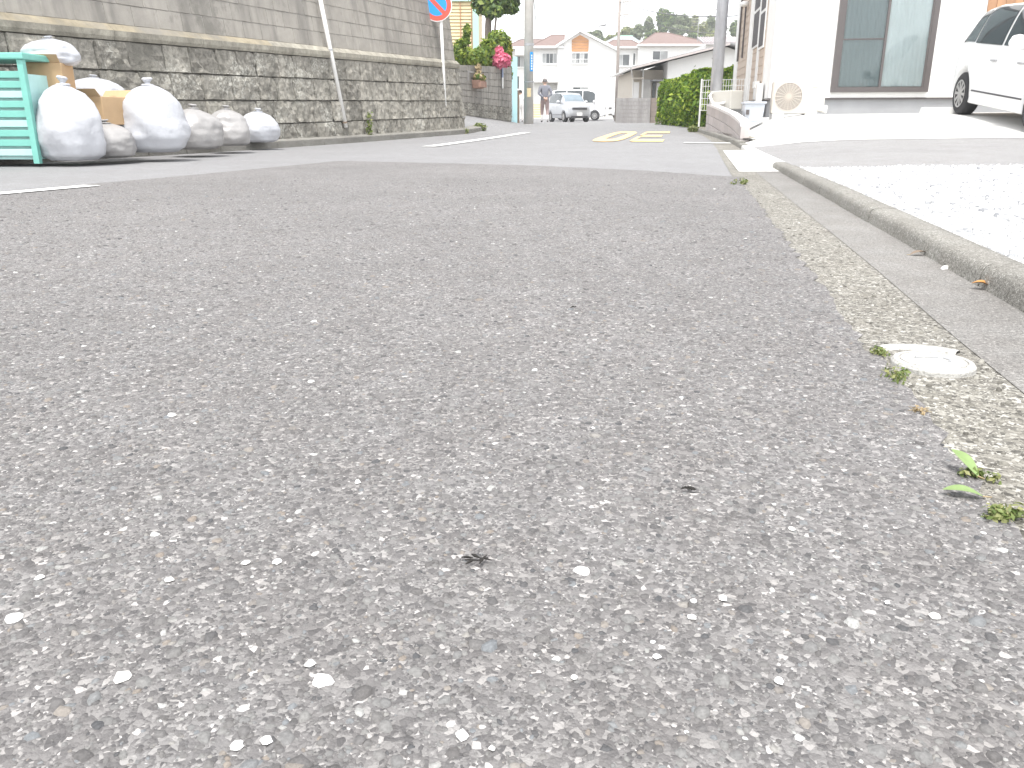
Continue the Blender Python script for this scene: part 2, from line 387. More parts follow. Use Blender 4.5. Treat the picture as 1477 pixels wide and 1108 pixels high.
tag(sheet('verge', fr(11.65, 25.0, 34), lambda y: kerb(y) + .085 if y < 19.4 else road_right(y) - .03, lambda y: kerb(min(y, 20.4)) + (.26 if y < 18 else 2.5), 4, lambda x, y: .12 + .006 * (y - 11), M['ground']), kind='structure')
# road markings
def flat(name, pts, mat, zf, dz, parent, label=None):
    o = MB().quad([(p[0], p[1], zf(p[0], p[1]) + dz) for p in pts]).build(name, mat, parent); return o
def strip_mark(a, b, w, mat, name, n=10):
    a, b = Vector(a), Vector(b); d = (b - a).normalized(); s = Vector((-d.y, d.x)) * w / 2
    m_ = MB()
    for i in range(n + 1):
        p = a + (b - a) * i / n
        for q in (p - s, p + s): m_.v.append((q.x, q.y, rz(q.x, q.y) + .0045))
    for i in range(n): m_.f.append((2 * i, 2 * i + 1, 2 * i + 3, 2 * i + 2)); m_.m.append(0)
    return m_.build(name, mat, road2)
strip_mark((-4.05, .3), (-2.36, 4.72), .13, M['paint'], 'centre_dash')
strip_mark((-1.13, 11.5), (.32, 18.7), .19, M['paint'], 'centre_dash')
strip_mark((2.62, 13.0), (3.55, 12.8), .35, M['paint'], 'cross_line', 4)
# the yellow 30 painted for traffic coming towards the camera: glyphs drawn on a unit grid, then laid on the road
g0 = onz(958, 203, .05).xy; gx_ = (onz(838, 203, .05).xy - g0); gy_ = (onz(950, 191.2, .07).xy - g0)
gy_ = Vector((.20, .98)).normalized() * 6.0; gx_ = Vector((-.985, .12)).normalized() * 1.22
def glyph(strokes, x0, name):
    # strokes are in driver space: x to the reader's right, y away from the reader; that reader faces us, so both are mirrored by the basis
    m_ = MB()
    for poly in strokes:
        m_.quad([(*(lambda p: (p.x, p.y, rz(p.x, p.y) + .005))(g0 + gx_ * (x0 + a) + gy_ * (1 - b)),) for a, b in poly])
    return m_.build(name, M['paint_yellow'], road2)
def ring_strokes(x0, x1, y0, y1, w, hh, n=16):
    out = []
    cx, cy = (x0 + x1) / 2, (y0 + y1) / 2
    def pt(t, k):
        c, s_ = math.cos(t), math.sin(t); e = .55
        return (cx + ((x1 - x0) / 2 - k * w) * math.copysign(abs(c) ** e, c), cy + ((y1 - y0) / 2 - k * hh) * math.copysign(abs(s_) ** e, s_))
    for i in range(n):
        a, b = 2 * math.pi * i / n, 2 * math.pi * (i + 1) / n
        out.append([pt(a, 0), pt(b, 0), pt(b, 1), pt(a, 1)])
    return out
glyph(ring_strokes(0, .43, 0, 1,   .135, .19), .57, 'painted_numeral')
three = [[(.02, .0), (.40, .0), (.40, .18), (.02, .18)], [(.02, .82), (.40, .82), (.40, 1), (.02, 1)], [(.10, .41), (.40, .41), (.40, .59), (.10, .59)],
         [(.402, .0), (.46, .06), (.46, .42), (.402, .46)], [(.402, .54), (.46, .58), (.46, .94), (.402, 1)]]
glyph(three, .0, 'painted_numeral')

# ------------------------------------------------------------------ aggregate stones standing in the coarse asphalt
def stone_field(n, pos, r_, hgt, sides=6, seed=1, zoff=None):
    r = np.random.default_rng(seed)
    ang = (np.arange(sides) / sides * 2 * np.pi)[None] + r.uniform(-.28, .28, (n, sides)) + r.uniform(0, 6.28, (n, 1))
    rad = r_[:, None] * r.uniform(.68, 1.2, (n, sides))
    st = r.uniform(.62, 1.0, n)[:, None]; th = r.uniform(0, 3.14, n)[:, None]
    x = np.cos(ang) * rad; y = np.sin(ang) * rad * st
    X = x * np.cos(th) - y * np.sin(th); Y = x * np.sin(th) + y * np.cos(th)
    tx = r.normal(0, .10, (n, 1)); ty = r.normal(0, .10, (n, 1))
    V = np.zeros((n, 2 * sides + 1, 3))
    V[:, :sides, 0] = X; V[:, :sides, 1] = Y; V[:, :sides, 2] = -.0012
    k = r.uniform(.6, .88, (n, 1))
    V[:, sides:2 * sides, 0] = X * k; V[:, sides:2 * sides, 1] = Y * k
    V[:, sides:2 * sides, 2] = hgt[:, None] * r.uniform(.75, 1.05, (n, sides)) + X * tx + Y * ty
    V[:, 2 * sides, 2] = hgt * 1.08
    V[:, :, :2] += pos[:, None, :2]
    V[:, :, 2] += pos[:, None, 2]
    i0 = (np.arange(n) * (2 * sides + 1))[:, None]; F = []
    for s_ in range(sides):
        t = (s_ + 1) % sides
        F += [i0 + np.array([[s_, t, sides + t]]), i0 + np.array([[s_, sides + t, sides + s_]]), i0 + np.array([[sides + s_, sides + t, 2 * sides]])]
    return V.reshape(-1, 3), np.concatenate(F, 0)
def scatter(n, ymin, ymax, power, keep, margin=.3):
    """random points in the wedge of road before the camera, thinning with distance"""
    out = []
    Ys = rng.uniform(ymin, ymax, n * 8); Xs = rng.uniform(-1, 1, n * 8)
    hw = .66 * Ys + margin
    Xs = Xs * (.66 * ymax + margin)
    ok = (np.abs(Xs) < hw) & (rng.random(n * 8) < np.minimum(1, (1.15 / Ys)) ** power)
    ex = np.interp(Ys, [a for a, b in EDGE], [b for a, b in EDGE]); sl = np.interp(Ys, [a for a, b in cl], [b for a, b in cl])
    ok &= (Xs < ex - .006) & (Xs > sl + .02) if keep is None else keep(Xs, Ys)
    return Xs[ok][:n], Ys[ok][:n]
BIGN = 300
sx_, sy_ = scatter(120000, .28, 5.4, 2.0, None)
n = len(sx_); size = np.exp(rng.normal(math.log(.0023), .46, n)); size = np.clip(size, .0013, .0072) * (1 + .25 * np.clip(sy_ - 1, 0, 2))
score = size / sy_; order = np.argsort(-score); big, small = order[:BIGN - 24], order[BIGN - 24:]
pos = np.stack([sx_, sy_, np.zeros(n)], 1)
hg = size * rng.uniform(.06, .30, n)
V, F = stone_field(len(small), pos[small], size[small], hg[small], 6, 5)
o = npmesh('aggregate', V, F, M['stone'], coarse); o['kind'] = 'stuff'
protos = []
for i in range(16):
    V1, F1 = stone_field(1, np.zeros((1, 3)), np.array([1.0]), np.array([.14 + .012 * i]), 9, 100 + i)
    V1[:9, 2] = -.35
    o = npmesh('stone', V1, F1, M['stone_o']); me1 = o.data; bpy.data.objects.remove(o); protos.append(me1)
white_protos = []
for me1 in protos[:6]:
    m2 = me1.copy(); m2.materials.clear(); m2.materials.append(M['stone_white']); white_protos.append(m2)
ex_, ey_, ez_ = Vector((1, 0, 0)), Vector((0, 1, 0)), Vector((0, 0, 1))
def rotz(a): return Vector((math.cos(a), math.sin(a), 0)), Vector((-math.sin(a), math.cos(a), 0))
for q in big:
    ux, uy = rotz(rng.uniform(0, 6.28)); s_ = size[q] * 1.05
    piece('stone', protos[q % 16], coarse, Vector((sx_[q], sy_[q], .0004)), ux, uy, ez_, (s_, s_, s_))
for i, (px, py, wpx) in enumerate([(467, 983, 27), (342, 1078, 19), (385, 1070, 15), (668, 1063, 19), (840, 825, 22), (20, 893, 22), (447, 960, 14), (400, 812, 14), (355, 814, 11), (997, 893, 12),
                     (947, 950, 11), (1124, 985, 13), (1347, 890, 15), (1142, 765, 10), (175, 978, 22), (245, 838, 12), (58, 835, 12), (1000, 870, 9), (710, 1083, 9), (828, 980, 10), (1043, 865, 11), (1280, 872, 8), (516, 697, 10), (248, 600, 11)]):
    p = onz(px, py, 0); w = wpx / FPX * (p.y * _ct + CAM_H * _st) / 2 * 1.25; ux, uy = rotz(i * 1.7)
    piece('stone', white_protos[i % 6], coarse, Vector((p.x, p.y, .0024)), ux, uy, ez_, (w, w, w * .8))
# small stones exposed in the concrete band beside it
bx, by = scatter(9000, .4, 4.5, 1.6, lambda x, y: (x > np.interp(y, [a for a, b in EDGE], [b for a, b in EDGE]) + .004) & (x < np.array([band(t) for t in y]) - .004))
nb = len(bx); sb = np.clip(np.exp(rng.normal(math.log(.003), .4, nb)), .0015, .008)
V, F = stone_field(nb, np.stack([bx, by, np.full(nb, -.002)], 1), sb, sb * rng.uniform(.3, .7, nb), 6, 9)
M['stone_band'] = stonemat('band_stone', False, [(0, (.085, .079, .068)), (.3, (.155, .147, .127)), (.7, (.25, .238, .208)), (.92, (.34, .326, .29)), (1, (.66, .64, .6))])
o = npmesh('aggregate', V, F, M['stone_band'], conc); o['kind'] = 'stuff'
# white gravel on the bed
gn = 95000; gY = rng.uniform(.6, 5.9, gn); gX = rng.uniform(0, 1, gn) ** 1.5 * 5.5 + np.array([kerb(t) for t in gY]) + .10
ok = gY < 5.75 - .1 * (gX - 2) + rng.normal(0, .05, gn); gX, gY = gX[ok], gY[ok]
gZ = np.array([lz(a, b) for a, b in zip(gX, gY)]); gs = np.clip(np.exp(rng.normal(math.log(.0062), .35, len(gX))), .0035, .013)
V, F = stone_field(len(gX), np.stack([gX, gY, gZ - .004], 1), gs, gs * rng.uniform(.7, 1.4, len(gX)), 6, 21)
o = npmesh('gravel', V, F, M['gravel']); tag(o, kind='stuff')

# ------------------------------------------------------------------ materials for things
def blockwall_mat(name, c, dark, amt, objvar=.14, spots=None, bump=.5):
    m = plain(name, c, .9, var=.14, scale=7, bump=bump, bscale=70, objvar=objvar, streak=(5.0, dark, amt))
    return m
M['oya'] = plain('pitted_old_stone', (.27, .255, .222), .95, var=.5, scale=16, bump=1.0, bscale=55, objvar=.25, streak=(4.0, (.14, .135, .115), .75))
def add_lichen(m, colr, scale, lo, hi, fine=28.0):
    nt = m.node_tree; b = nt.nodes['Principled BSDF']; l = b.inputs['Base Color'].links[0]; src = l.from_socket; nt.links.remove(l); p = coord(nt)
    a = nd(nt, 'ShaderNodeTexNoise', Scale=scale, Detail=3.0); lk(nt, p, a.inputs['Vector']); f = nd(nt, 'ShaderNodeTexNoise', Scale=fine, Detail=5.0, Roughness=.7); lk(nt, p, f.inputs['Vector'])
    mu = nd(nt, 'ShaderNodeMath', operation='MULTIPLY'); lk(nt, a.outputs['Fac'], mu.inputs[0]); lk(nt, f.outputs['Fac'], mu.inputs[1])
    rn = ramp_node(nt, [(lo, (0, 0, 0)), (hi, (1, 1, 1))]); lk(nt, mu.outputs[0], rn.inputs['Fac']); lk(nt, mixc(nt, rn.outputs[0], src, colr), b.inputs['Base Color'])
add_lichen(M['oya'], (.44, .43, .385), 1.7, .30, .38)
M['block'] = plain('weathered_concrete_block', (.325, .305, .275), .92, var=.16, scale=3, bump=.35, bscale=120, objvar=.07, streak=(3.2, (.19, .18, .165), .9))
add_lichen(M['block'], (.20, .19, .17), .9, .27, .40, 6.0)
M['mortar'] = plain('old_mortar', (.16, .155, .14), .95, var=.3, scale=12, bump=.5, bscale=60)
M['mortar2'] = plain('pale_mortar', (.33, .315, .29), .95, var=.2, scale=12, bump=.4, bscale=60)
M['ledge'] = plain('mossy_concrete_ledge', (.33, .31, .26), .95, var=.35, scale=9, bump=.7, bscale=45, streak=(2.0, (.16, .15, .125), .7))
M['ledge_top'] = plain('lichen_stained_ledge', (.27, .235, .17), .95, var=.4, scale=4, bump=.4, bscale=60, streak=(2.2, (.22, .21, .19), .8))
M['white_metal'] = plain('white_painted_steel', (.80, .80, .79), .4, var=.03)
M['white_pvc'] = plain('weathered_white_pipe', (.74, .73, .71), .5, var=.06, scale=8)
M['steel'] = plain('galvanised_steel', (.42, .42, .43), .45, metal=.6, var=.1, scale=10)
M['dark_metal'] = plain('dark_bronze_aluminium', (.10, .088, .086), .4, var=.06)
M['sign_red'] = plain('sign_red', (.70, .09, .06), .4, var=.03); M['sign_blue'] = plain('sign_blue', (.01, .30, .74), .4, var=.03); M['plate_blue'] = plain('faded_blue_plate', (.26, .33, .50), .5); M['sign_white'] = plain('sign_white', (.82, .82, .80), .4, var=.02)
M['pole_conc'] = plain('utility_pole_concrete', (.60, .575, .54), .85, var=.12, scale=3, bump=.2, bscale=80, streak=(6, (.40, .385, .36), .5))
M['pole_steel'] = plain('pale_grey_steel_pole', (.52, .535, .57), .5, var=.1, scale=6, streak=(9, (.27, .28, .30), .5))
M['pole_wood'] = plain('brown_grey_pole', (.33, .29, .265), .85, var=.1, scale=5)
M['wall_white'] = plain('white_render', (.80, .795, .78), .85, var=.03, scale=2, bump=.1, bscale=120)
M['wall_white2'] = plain('white_siding', (.78, .775, .765), .7, var=.03, scale=2)
M['wall_cream'] = plain('cream_wall', (.58, .53, .46), .85, var=.05, scale=2)
M['beige_siding'] = plain('beige_siding', (.50, .41, .34), .75, var=.06, scale=6)
M['found'] = plain('grey_foundation', (.33, .335, .345), .85, var=.07, scale=3, bump=.15)
M['roof_brown'] = plain('brown_slate_roof', (.215, .155, .14), .85, var=.12, scale=5)
M['roof_slate'] = plain('blue_grey_roof', (.36, .40, .42), .7, var=.1, scale=3)
M['roof_grey'] = plain('grey_sheet_roof', (.28, .285, .29), .6, var=.1, scale=4)
M['roof_pink'] = plain('pale_mauve_tile_roof', (.42, .385, .39), .8, var=.1, scale=4)
M['panel_orange'] = plain('orange_brown_panel', (.52, .27, .13), .7, var=.1, scale=4)
M['wood'] = plain('orange_brown_boards', (.42, .235, .13), .65, var=.12, scale=5, objvar=.12, streak=(14, (.30, .16, .09), .5))
M['glass_far'] = glassmat('window_glass', (.10, .11, .115), .1)
M['pane_dark'] = plain('matte_dark_pane', (.10, .095, .10), .6, var=.1, spec=.1)  # matte and dark by colour, so no sky reflection whitens these panes
M['glass_blind'] = glassmat('window_glass_over_blind', (.36, .37, .37), .15)
M['door_dark'] = plain('dark_brown_door', (.14, .12, .11), .5, var=.06)
M['shutter'] = plain('grey_roller_shutter', (.52, .51, .49), .6, var=.06)
M['curtain'] = plain('white_lace_curtain', (.80, .83, .83), .9, var=.04, scale=3)
M['ac_body'] = plain('ivory_casing', (.58, .565, .52), .45, var=.03)
M['ac_grille'] = plain('ivory_grille', (.55, .50, .44), .5, var=.03)
M['black'] = plain('black_rubber', (.025, .025, .027), .8, var=.1)
M['ac_fan'] = plain('dark_fan', (.15, .13, .12), .6, var=.1)
M['box_grey'] = plain('blue_grey_plastic', (.50, .53, .57), .5, var=.04)
M['low_block'] = plain('taupe_split_block', (.50, .455, .44), .9, var=.08, scale=9, bump=.3, bscale=90, objvar=.07)
M['coping'] = plain('pale_coping', (.70, .67, .66), .8, var=.05, scale=4)
M['grey_block'] = plain('grey_concrete_block', (.36, .345, .34), .92, var=.12, scale=5, bump=.3, bscale=80, streak=(3, (.19, .18, .175), .6))
M['brown_block'] = plain('brown_block', (.25, .21, .185), .92, var=.12, scale=5, bump=.3, bscale=80)
M['mint'] = plain('mint_green_paint', (.45, .70, .58), .6, var=.04)
M['cream_slat'] = plain('cream_slats', (.68, .56, .34), .65, var=.06)
M['aqua'] = plain('pale_aqua_panel', (.46, .72, .76), .55, var=.05)
M['hedge'] = leafmat('hedge_leaves', [(0, (.05, .12, .01)), (.5, (.16, .28, .022)), (.85, (.32, .43, .04)), (1, (.44, .52, .08))], .4)
M['leaf'] = leafmat('garden_leaves', [(0, (.06, .12, .014)), (.5, (.17, .26, .03)), (.85, (.32, .40, .055)), (1, (.44, .47, .12))], .45)
M['leaf_dark'] = leafmat('dark_tree_leaves', [(0, (.03, .065, .018)), (.5, (.085, .15, .03)), (.85, (.19, .27, .05)), (1, (.28, .34, .08))], .3)
M['leaf_yellow'] = leafmat('yellow_green_leaves', [(0, (.12, .16, .01)), (.6, (.30, .32, .02)), (1, (.45, .44, .05))], .4)
M['leaf_hill'] = leafmat('hill_tree_leaves', [(0, (.10, .14, .07)), (.6, (.16, .20, .10)), (1, (.24, .27, .13))], .3)
M['leaf_hill2'] = leafmat('pale_hill_tree_leaves', [(0, (.15, .19, .06)), (.6, (.24, .27, .09)), (1, (.33, .34, .13))], .3)
M['pink'] = leafmat('pink_azalea_flowers', [(0, (.70, .10, .22)), (.6, (.80, .22, .34)), (1, (.85, .36, .46))], .3)
M['bark'] = plain('grey_bark', (.20, .165, .14), .9, var=.25, scale=12, bump=.5, bscale=40)
M['soil'] = plain('dark_soil', (.08, .06, .045), .95, var=.3, scale=10)
M['weed'] = leafmat('weed_leaves', [(0, (.09, .14, .03)), (.5, (.19, .24, .07)), (1, (.36, .35, .16))], .35)
M['dry'] = leafmat('dry_stems', [(0, (.28, .20, .11)), (1, (.48, .38, .22))], .2)
M['car_white'] = plain('white_car_paint', (.80, .80, .80), .25, var=.01, spec=.6)
M['car_silver'] = plain('silver_car_paint', (.50, .51, .53), .3, metal=.5, var=.03, spec=.6)
M['car_glass'] = glassmat('car_glass', (.05, .06, .065), .04)
M['windscreen'] = glassmat('windscreen_glass', (.20, .25, .29), .06)  # bluish sky reflection is put into the base colour
M['rim'] = plain('alloy_rim', (.52, .51, .50), .35, metal=.6, var=.04)
M['lamp'] = plain('lamp_lens', (.70, .71, .72), .15, var=.03); M['lamp_red'] = plain('red_lens', (.4, .03, .03), .2, var=.03)
M['trim'] = plain('dark_trim', (.05, .05, .055), .5, var=.05)
M['jacket'] = plain('grey_blue_jacket', (.19, .195, .225), .9, var=.12, scale=9)
M['trousers'] = plain('dusty_mauve_trousers', (.33, .25, .24), .9, var=.1, scale=9)
M['skin'] = plain('skin', (.55, .37, .29), .6, var=.04); M['hair_grey'] = plain('greying_hair', (.16, .15, .15), .8, var=.15, scale=30); M['hair'] = plain('black_hair', (.03, .028, .028), .6, var=.15, scale=30)
M['cloth_white'] = plain('white_clothes', (.72, .71, .70), .9, var=.05, scale=8); M['shoe'] = plain('dark_shoes', (.10, .09, .09), .7); M['cloth_red'] = plain('dull_red_strap', (.35, .08, .06), .8)
M['bag_white'] = plain('white_plastic_bag', (.50, .51, .54), .35, var=.05, scale=5, bump=.5, bscale=25)
M['bag_grey'] = plain('grey_translucent_bag', (.34, .33, .325), .4, var=.12, scale=5, bump=.5, bscale=25)
M['teal'] = plain('teal_plastic', (.20, .52, .45), .5, var=.12, scale=3); M['teal_pale'] = plain('pale_teal_plastic', (.45, .70, .68), .5, var=.1, scale=3)
M['card'] = plain('cardboard', (.48, .33, .19), .85, var=.08, scale=5)
M['terra'] = plain('terracotta_planter', (.36, .22, .17), .85, var=.15, scale=12)
M['leaf_dead'] = plain('dead_leaf', (.42, .20, .06), .7, var=.3, scale=60); M['leaf_fresh'] = plain('fallen_green_leaf', (.19, .27, .10), .55, var=.15, scale=60)
M['speck'] = plain('black_speck_bits', (.02, .018, .016), .9, var=.3, scale=200)  # near black, stands in for the shade inside a small pit
M['worn_white'] = plain('worn_white_cover_paint', (.43, .42, .395), .75, var=.12, scale=60, bump=.5, bscale=220)
M['brass'] = plain('old_brown_metal', (.2, .15, .11), .6)
M['wire'] = plain('grey_cable', (.12, .12, .125), .6)

# ------------------------------------------------------------------ retaining wall on the left
BAT = .12
def wpt(L, z, out=0.0):
    """point on the battered wall face: L metres back from the corner, height z, out metres proud"""
    q = wallC + wu * L + wn_ * (out - BAT * z); q.z = z; return q
def z_base(L): return .10 - .0125 * L
def z_ledge(L): return 1.40 - .027 * L
LEND = 14.0
rw = thing('retaining_wall', wallC + wu * 6, 0, 'tall weathered retaining wall of rough stone below a ledge and concrete blocks above', 'retaining wall')
up_f = (ez_ - wn_ * BAT).normalized(); nf = wu.cross(up_f).normalized()
if nf.dot(wn_) < 0: nf = -nf
# body behind the pieces
mb = MB()
for (z0f, z1f, inset) in ((lambda L: -.3, lambda L: z_ledge(L) - .002, -.03), (lambda L: z_ledge(L) + .15, lambda L: z_ledge(L) + 1.9, -.047)):
    a, b_ = -.0, LEND
    P = []
    for zf in (z0f, z1f):
        for (L, o_) in ((a, inset), (b_, inset), (b_, -1.6), (a, -1.6)):
            P.append(wpt(L, zf(L), o_))
    mb.hexa(P)
mb.build('mortar_backing', M['mortar2'], rw)
# ledge
def ledge_stone(L0, L1):
    m_ = MB(); prof = [(-.12, -.005), (.035, -.005), (.05, .03), (.05, .085), (-.03, .152), (-.12, .152)]
    for L in (L0, L1):
        for o_, dz in prof: m_.v.append(wpt(L, z_ledge(L), o_) + Vector((0, 0, dz)))
    n = len(prof)
    for i in range(n - 1): m_.f.append((i, i + 1, n + i + 1, n + i)); m_.m.append(1 if i == 3 else 0)
    m_.f += [tuple(range(n))[::-1], tuple(range(n, 2 * n))]; m_.m += [0, 0]
    return m_.build('ledge_stone', [M['ledge'], M['ledge_top'] if L0 > 6.2 else M['ledge']], rw)
L = 0.0; lr = random.Random(4)
while L < LEND: 
    d = lr.uniform(1.1, 1.5); ledge_stone(L + .004, min(LEND, L + d)); L += d
def rough_block(seed, rough, nx, nz):
    r = random.Random(seed); m_ = MB(); vv = {}
    for i in range(nx + 1):
        for j in range(nz + 1):
            gx2 = lambda k, n: -.5 if k == 0 else .5 if k == n else -.482 if k == 1 else .482 if k == n - 1 else -.482 + .964 * (k - 1) / (n - 2)
            x, z = gx2(i, nx), gx2(j, nz)
            e = min(.5 - abs(x), .5 - abs(z)); ed = -.5 if e < .001 else 0
            yv = .5 + rough * noise.noise(Vector((x * 4 + seed * 7, z * 3, seed))) + rough * .5 * noise.noise(Vector((x * 11 + seed, z * 9, 3))) + ed * .9
            if e < .001: x += r.uniform(-.012, .012); z += r.uniform(-.02, .02)
            vv[i, j] = len(m_.v); m_.v.append((x, yv, z))
    for i in range(nx):
        for j in range(nz): m_.f.append((vv[i, j], vv[i, j + 1], vv[i + 1, j + 1], vv[i + 1, j])); m_.m.append(0)
    return m_
rough_meshes = []
for s_ in range(8):
    o = rough_block(s_ + 1, .55, 8, 7).build('stone_block', M['oya']); rough_meshes.append(o.data); bpy.data.objects.remove(o)
smooth_meshes = []
for s_ in range(4):
    o = rough_block(s_ + 30, .06, 5, 5).build('concrete_block', M['block']); smooth_meshes.append(o.data); bpy.data.objects.remove(o)
br = random.Random(8); ux_ = -wu
NC = 4
for c in range(NC):
    L = 0.02 + (.2 if c % 2 else 0)
    if c % 2: L = 0.0
    first = True
    while L < LEND - .3:
        ln = br.uniform(.40, .58) if not (first and c % 2) else .25; first = False
        Lm = L + ln / 2; zb, zt = z_base(Lm), z_ledge(Lm) - .012; hh = (zt - zb) / NC
        zc = zb + hh * (c + .5)
        slope = -(.0125 + (.0145) * (c + .5) / NC)
        u = (ux_ + ez_ * (-slope)).normalized()
        thick = br.uniform(.05, .075)
        piece('stone_block', br.choice(rough_meshes), rw, wpt(Lm, zc, thick * .0 + br.uniform(-.018, .006)), u, nf, up_f, (ln - .010, thick, hh - .008))
        L += ln
for c in range(8):
    L = -.0 + (.2 if c % 2 else 0.0)
    if c % 2: L = -.2
    while L < 13.2:
        a, b_ = max(0.0, L), L + .4; Lm = (a + b_) / 2
        zc = z_ledge(Lm) + .152 + .2 * (c + .5)
        u = (ux_ + ez_ * .027).normalized()
        piece('concrete_block', br.choice(smooth_meshes), rw, wpt(Lm, zc, -.055 + br.uniform(-.002, .002)), u, nf, up_f, (b_ - a - .004, .03, .1965))
        L += .4
# weep holes and small stubs
for px, py in ((585, 52), (440, 18), (572, 66)):
    p = onplane(px, py, wpt(5, 1.6, -.04), nf)
    MB().lathe([(.028, -.02), (.032, .02), (.026, .022), (.024, 0)], 10, (0, 0, 0), 'y').build('weep_pipe', M['steel'], rw).matrix_basis = ROOTM[rw].inverted() @ Matrix.Translation(p)
# kerb along its foot
lk_ = thing('wall_foot_kerb', wallC + wu * 5); tag(lk_, kind='structure')
L = -.8
while L < 12.5:
    m_ = MB(); P = []
    for dz in (-.1, 1):
        for (l, o_) in ((L + .004, .19), (L + .6, .19), (L + .6, -.05), (L + .004, -.05)):
            q = wpt(l, 0, o_); q.z = rz(q.x, q.y) + (-.1 if dz < 0 else (.085 if o_ > 0 else .105)); P.append(q)
    m_.hexa(P).build('kerb_stone', M['kerb'], lk_, bevel=.012); L += .605
# drain pipe on the wall
pb = onplane(499, 184, wpt(5, 0, .05), nf); pt_ = onplane(462, 0, wpt(5, 0, .05), nf); pd = (pt_ - pb)
dp = thing('drain_pipe', pb, 0, 'thin white drain pipe running down the face of the retaining wall', 'drain pipe')
MB().tube([pb, pb + pd * 1.35], .032, 12).build('pipe', M['white_pvc'], dp, smooth=True)
for t in (.04, .62, 1.15):
    q = pb + pd * t; m_ = MB().tube([q - pd.normalized() * .012, q + pd.normalized() * .012], .038, 12)
    m_.tube([q, q - nf * .09], .010, 6); m_.build('pipe_clamp', M['steel'] if t > .1 else M['brass'], dp)
# road sign
sb = at(644, 190, 17.6); sb.z = max(sb.z, rz(sb.x, sb.y))
so = thing('no_parking_sign', sb, 0, 'round blue no parking sign with red rim on a thin white post', 'road sign')
ztop = at(630, 8, 17.6).z
pole_top = Vector((-.075, .0, ztop - sb.z + .35))
MB().tube([(0, 0, -.1), (-.075, 0, ztop - sb.z + .34)], .031, 12).build('post', M['white_metal'], so, local=True, smooth=True)
cz = ztop - sb.z; cx = at(630, 8, 17.55).x - sb.x
def disc(r0, r1, y, n=40, c=(0, 0)):
    m_ = MB()
    for k in range(n):
        a, b_ = 2 * math.pi * k / n, 2 * math.pi * (k + 1) / n
        if r0 == 0: m_.quad([(c[0], y, c[1]), (c[0] + r1 * math.cos(b_), y, c[1] + r1 * math.sin(b_)), (c[0] + r1 * math.cos(a), y, c[1] + r1 * math.sin(a))][::-1])
        else: m_.quad([(c[0] + r0 * math.cos(a), y, c[1] + r0 * math.sin(a)), (c[0] + r1 * math.cos(a), y, c[1] + r1 * math.sin(a)), (c[0] + r1 * math.cos(b_), y, c[1] + r1 * math.sin(b_)), (c[0] + r0 * math.cos(b_), y, c[1] + r0 * math.sin(b_))])
    return m_
MB().lathe([(.297, -.054), (.3, -.05), (.3, -.036), (.297, -.034)], 40, (cx, 0, cz), 'y').build('sign_plate', M['sign_white'], so, local=True)
disc(.196, .284, -.057, c=(cx, cz)).build('red_ring', M['sign_red'], so, local=True)
disc(0, .196, -.056, c=(cx, cz)).build('blue_face', M['sign_blue'], so, local=True)
d = .0275; a = .138
MB().quad([(cx - a - d, -.058, cz + a - d), (cx + a - d, -.058, cz - a - d), (cx + a + d, -.058, cz - a + d), (cx - a + d, -.058, cz + a + d)]).build('red_bar', M['sign_red'], so, local=True)
MB().cbox((cx * .6 - .03, -.015, cz), (.12, .04, .05)).build('bracket', M['steel'], so, local=True)

# ------------------------------------------------------------------ rubbish put out along the wall foot (seen only as soft shapes in the photograph)
def cr2(P, t):
    i = min(len(P) - 2, max(0, int(t))); f = t - i
    return tuple(a + (b_ - a) * f for a, b_ in zip(P[i], P[i + 1]))
def bag(px0, px1, pyt, pyb, Y, mat, label, seed, tie=True):
    a, b_ = at(px0, pyb, Y), at(px1, pyb, Y); c = (a + b_) / 2; w = (b_.x - a.x); top = at((px0 + px1) / 2, pyt, Y).z
    base = at((px0 + px1) / 2, pyb, Y).z
    o = thing('rubbish_bag', (c.x, c.y, base), 0, label, 'rubbish bag', 'rubbish bags put out along the wall')
    h = top - base; m_ = MB(); n = 56
    prof0 = [(.0, .0), (.62, .0), (.86, .06), (.98, .2), (1.0, .36), (.95, .52), (.82, .68), (.58, .80), (.30, .87), (.10, .905), (.07, .93), (.16, .98), (.12, 1.0), (0, .96)]
    prof = [cr2(prof0, q) for q in fr(0, len(prof0) - 1, 52)]
    vv = []
    for r_, zz in prof:
        r_ = max(0, r_)
        for j in range(n):
            an = 2 * math.pi * j / n; ca, sa = math.cos(an), math.sin(an)
            f = 1 + .16 * noise.noise(Vector((ca * 1.3 + seed * 5, sa * 1.3, zz * 2.6)))
            rid = 1 - abs(noise.noise(Vector((ca * 2.6 + seed, sa * 2.6, zz * 4.5)))) * 2; f += .05 * rid
            rid2 = 1 - abs(noise.noise(Vector((ca * 6 + seed, sa * 6, zz * 10)))) * 2; f += .022 * rid2
            if zz > .55: f += .09 * (zz - .5) * math.sin(an * 11 + seed + 2 * noise.noise(Vector((ca, sa, zz * 3))))
            x = r_ * w / 2 * f * ca; yv = r_ * min(w / 2, .33) * f * sa
            vv.append((x, yv, zz * h * (1 + .05 * noise.noise(Vector((x * 4, yv * 4, seed))) if zz > .1 else 1)))
    ff = [(i * n + j, i * n + (j + 1) % n, (i + 1) * n + (j + 1) % n, (i + 1) * n + j) for i in range(len(prof) - 1) for j in range(n)]
    m_.add(vv, ff); m_.build('sack', mat, o, local=True, smooth=True)
    if tie: MB().lathe([(.045, .885 * h), (.058, .90 * h), (.045, .915 * h)], 12).build('knot', mat, o, local=True, smooth=True)
    return o
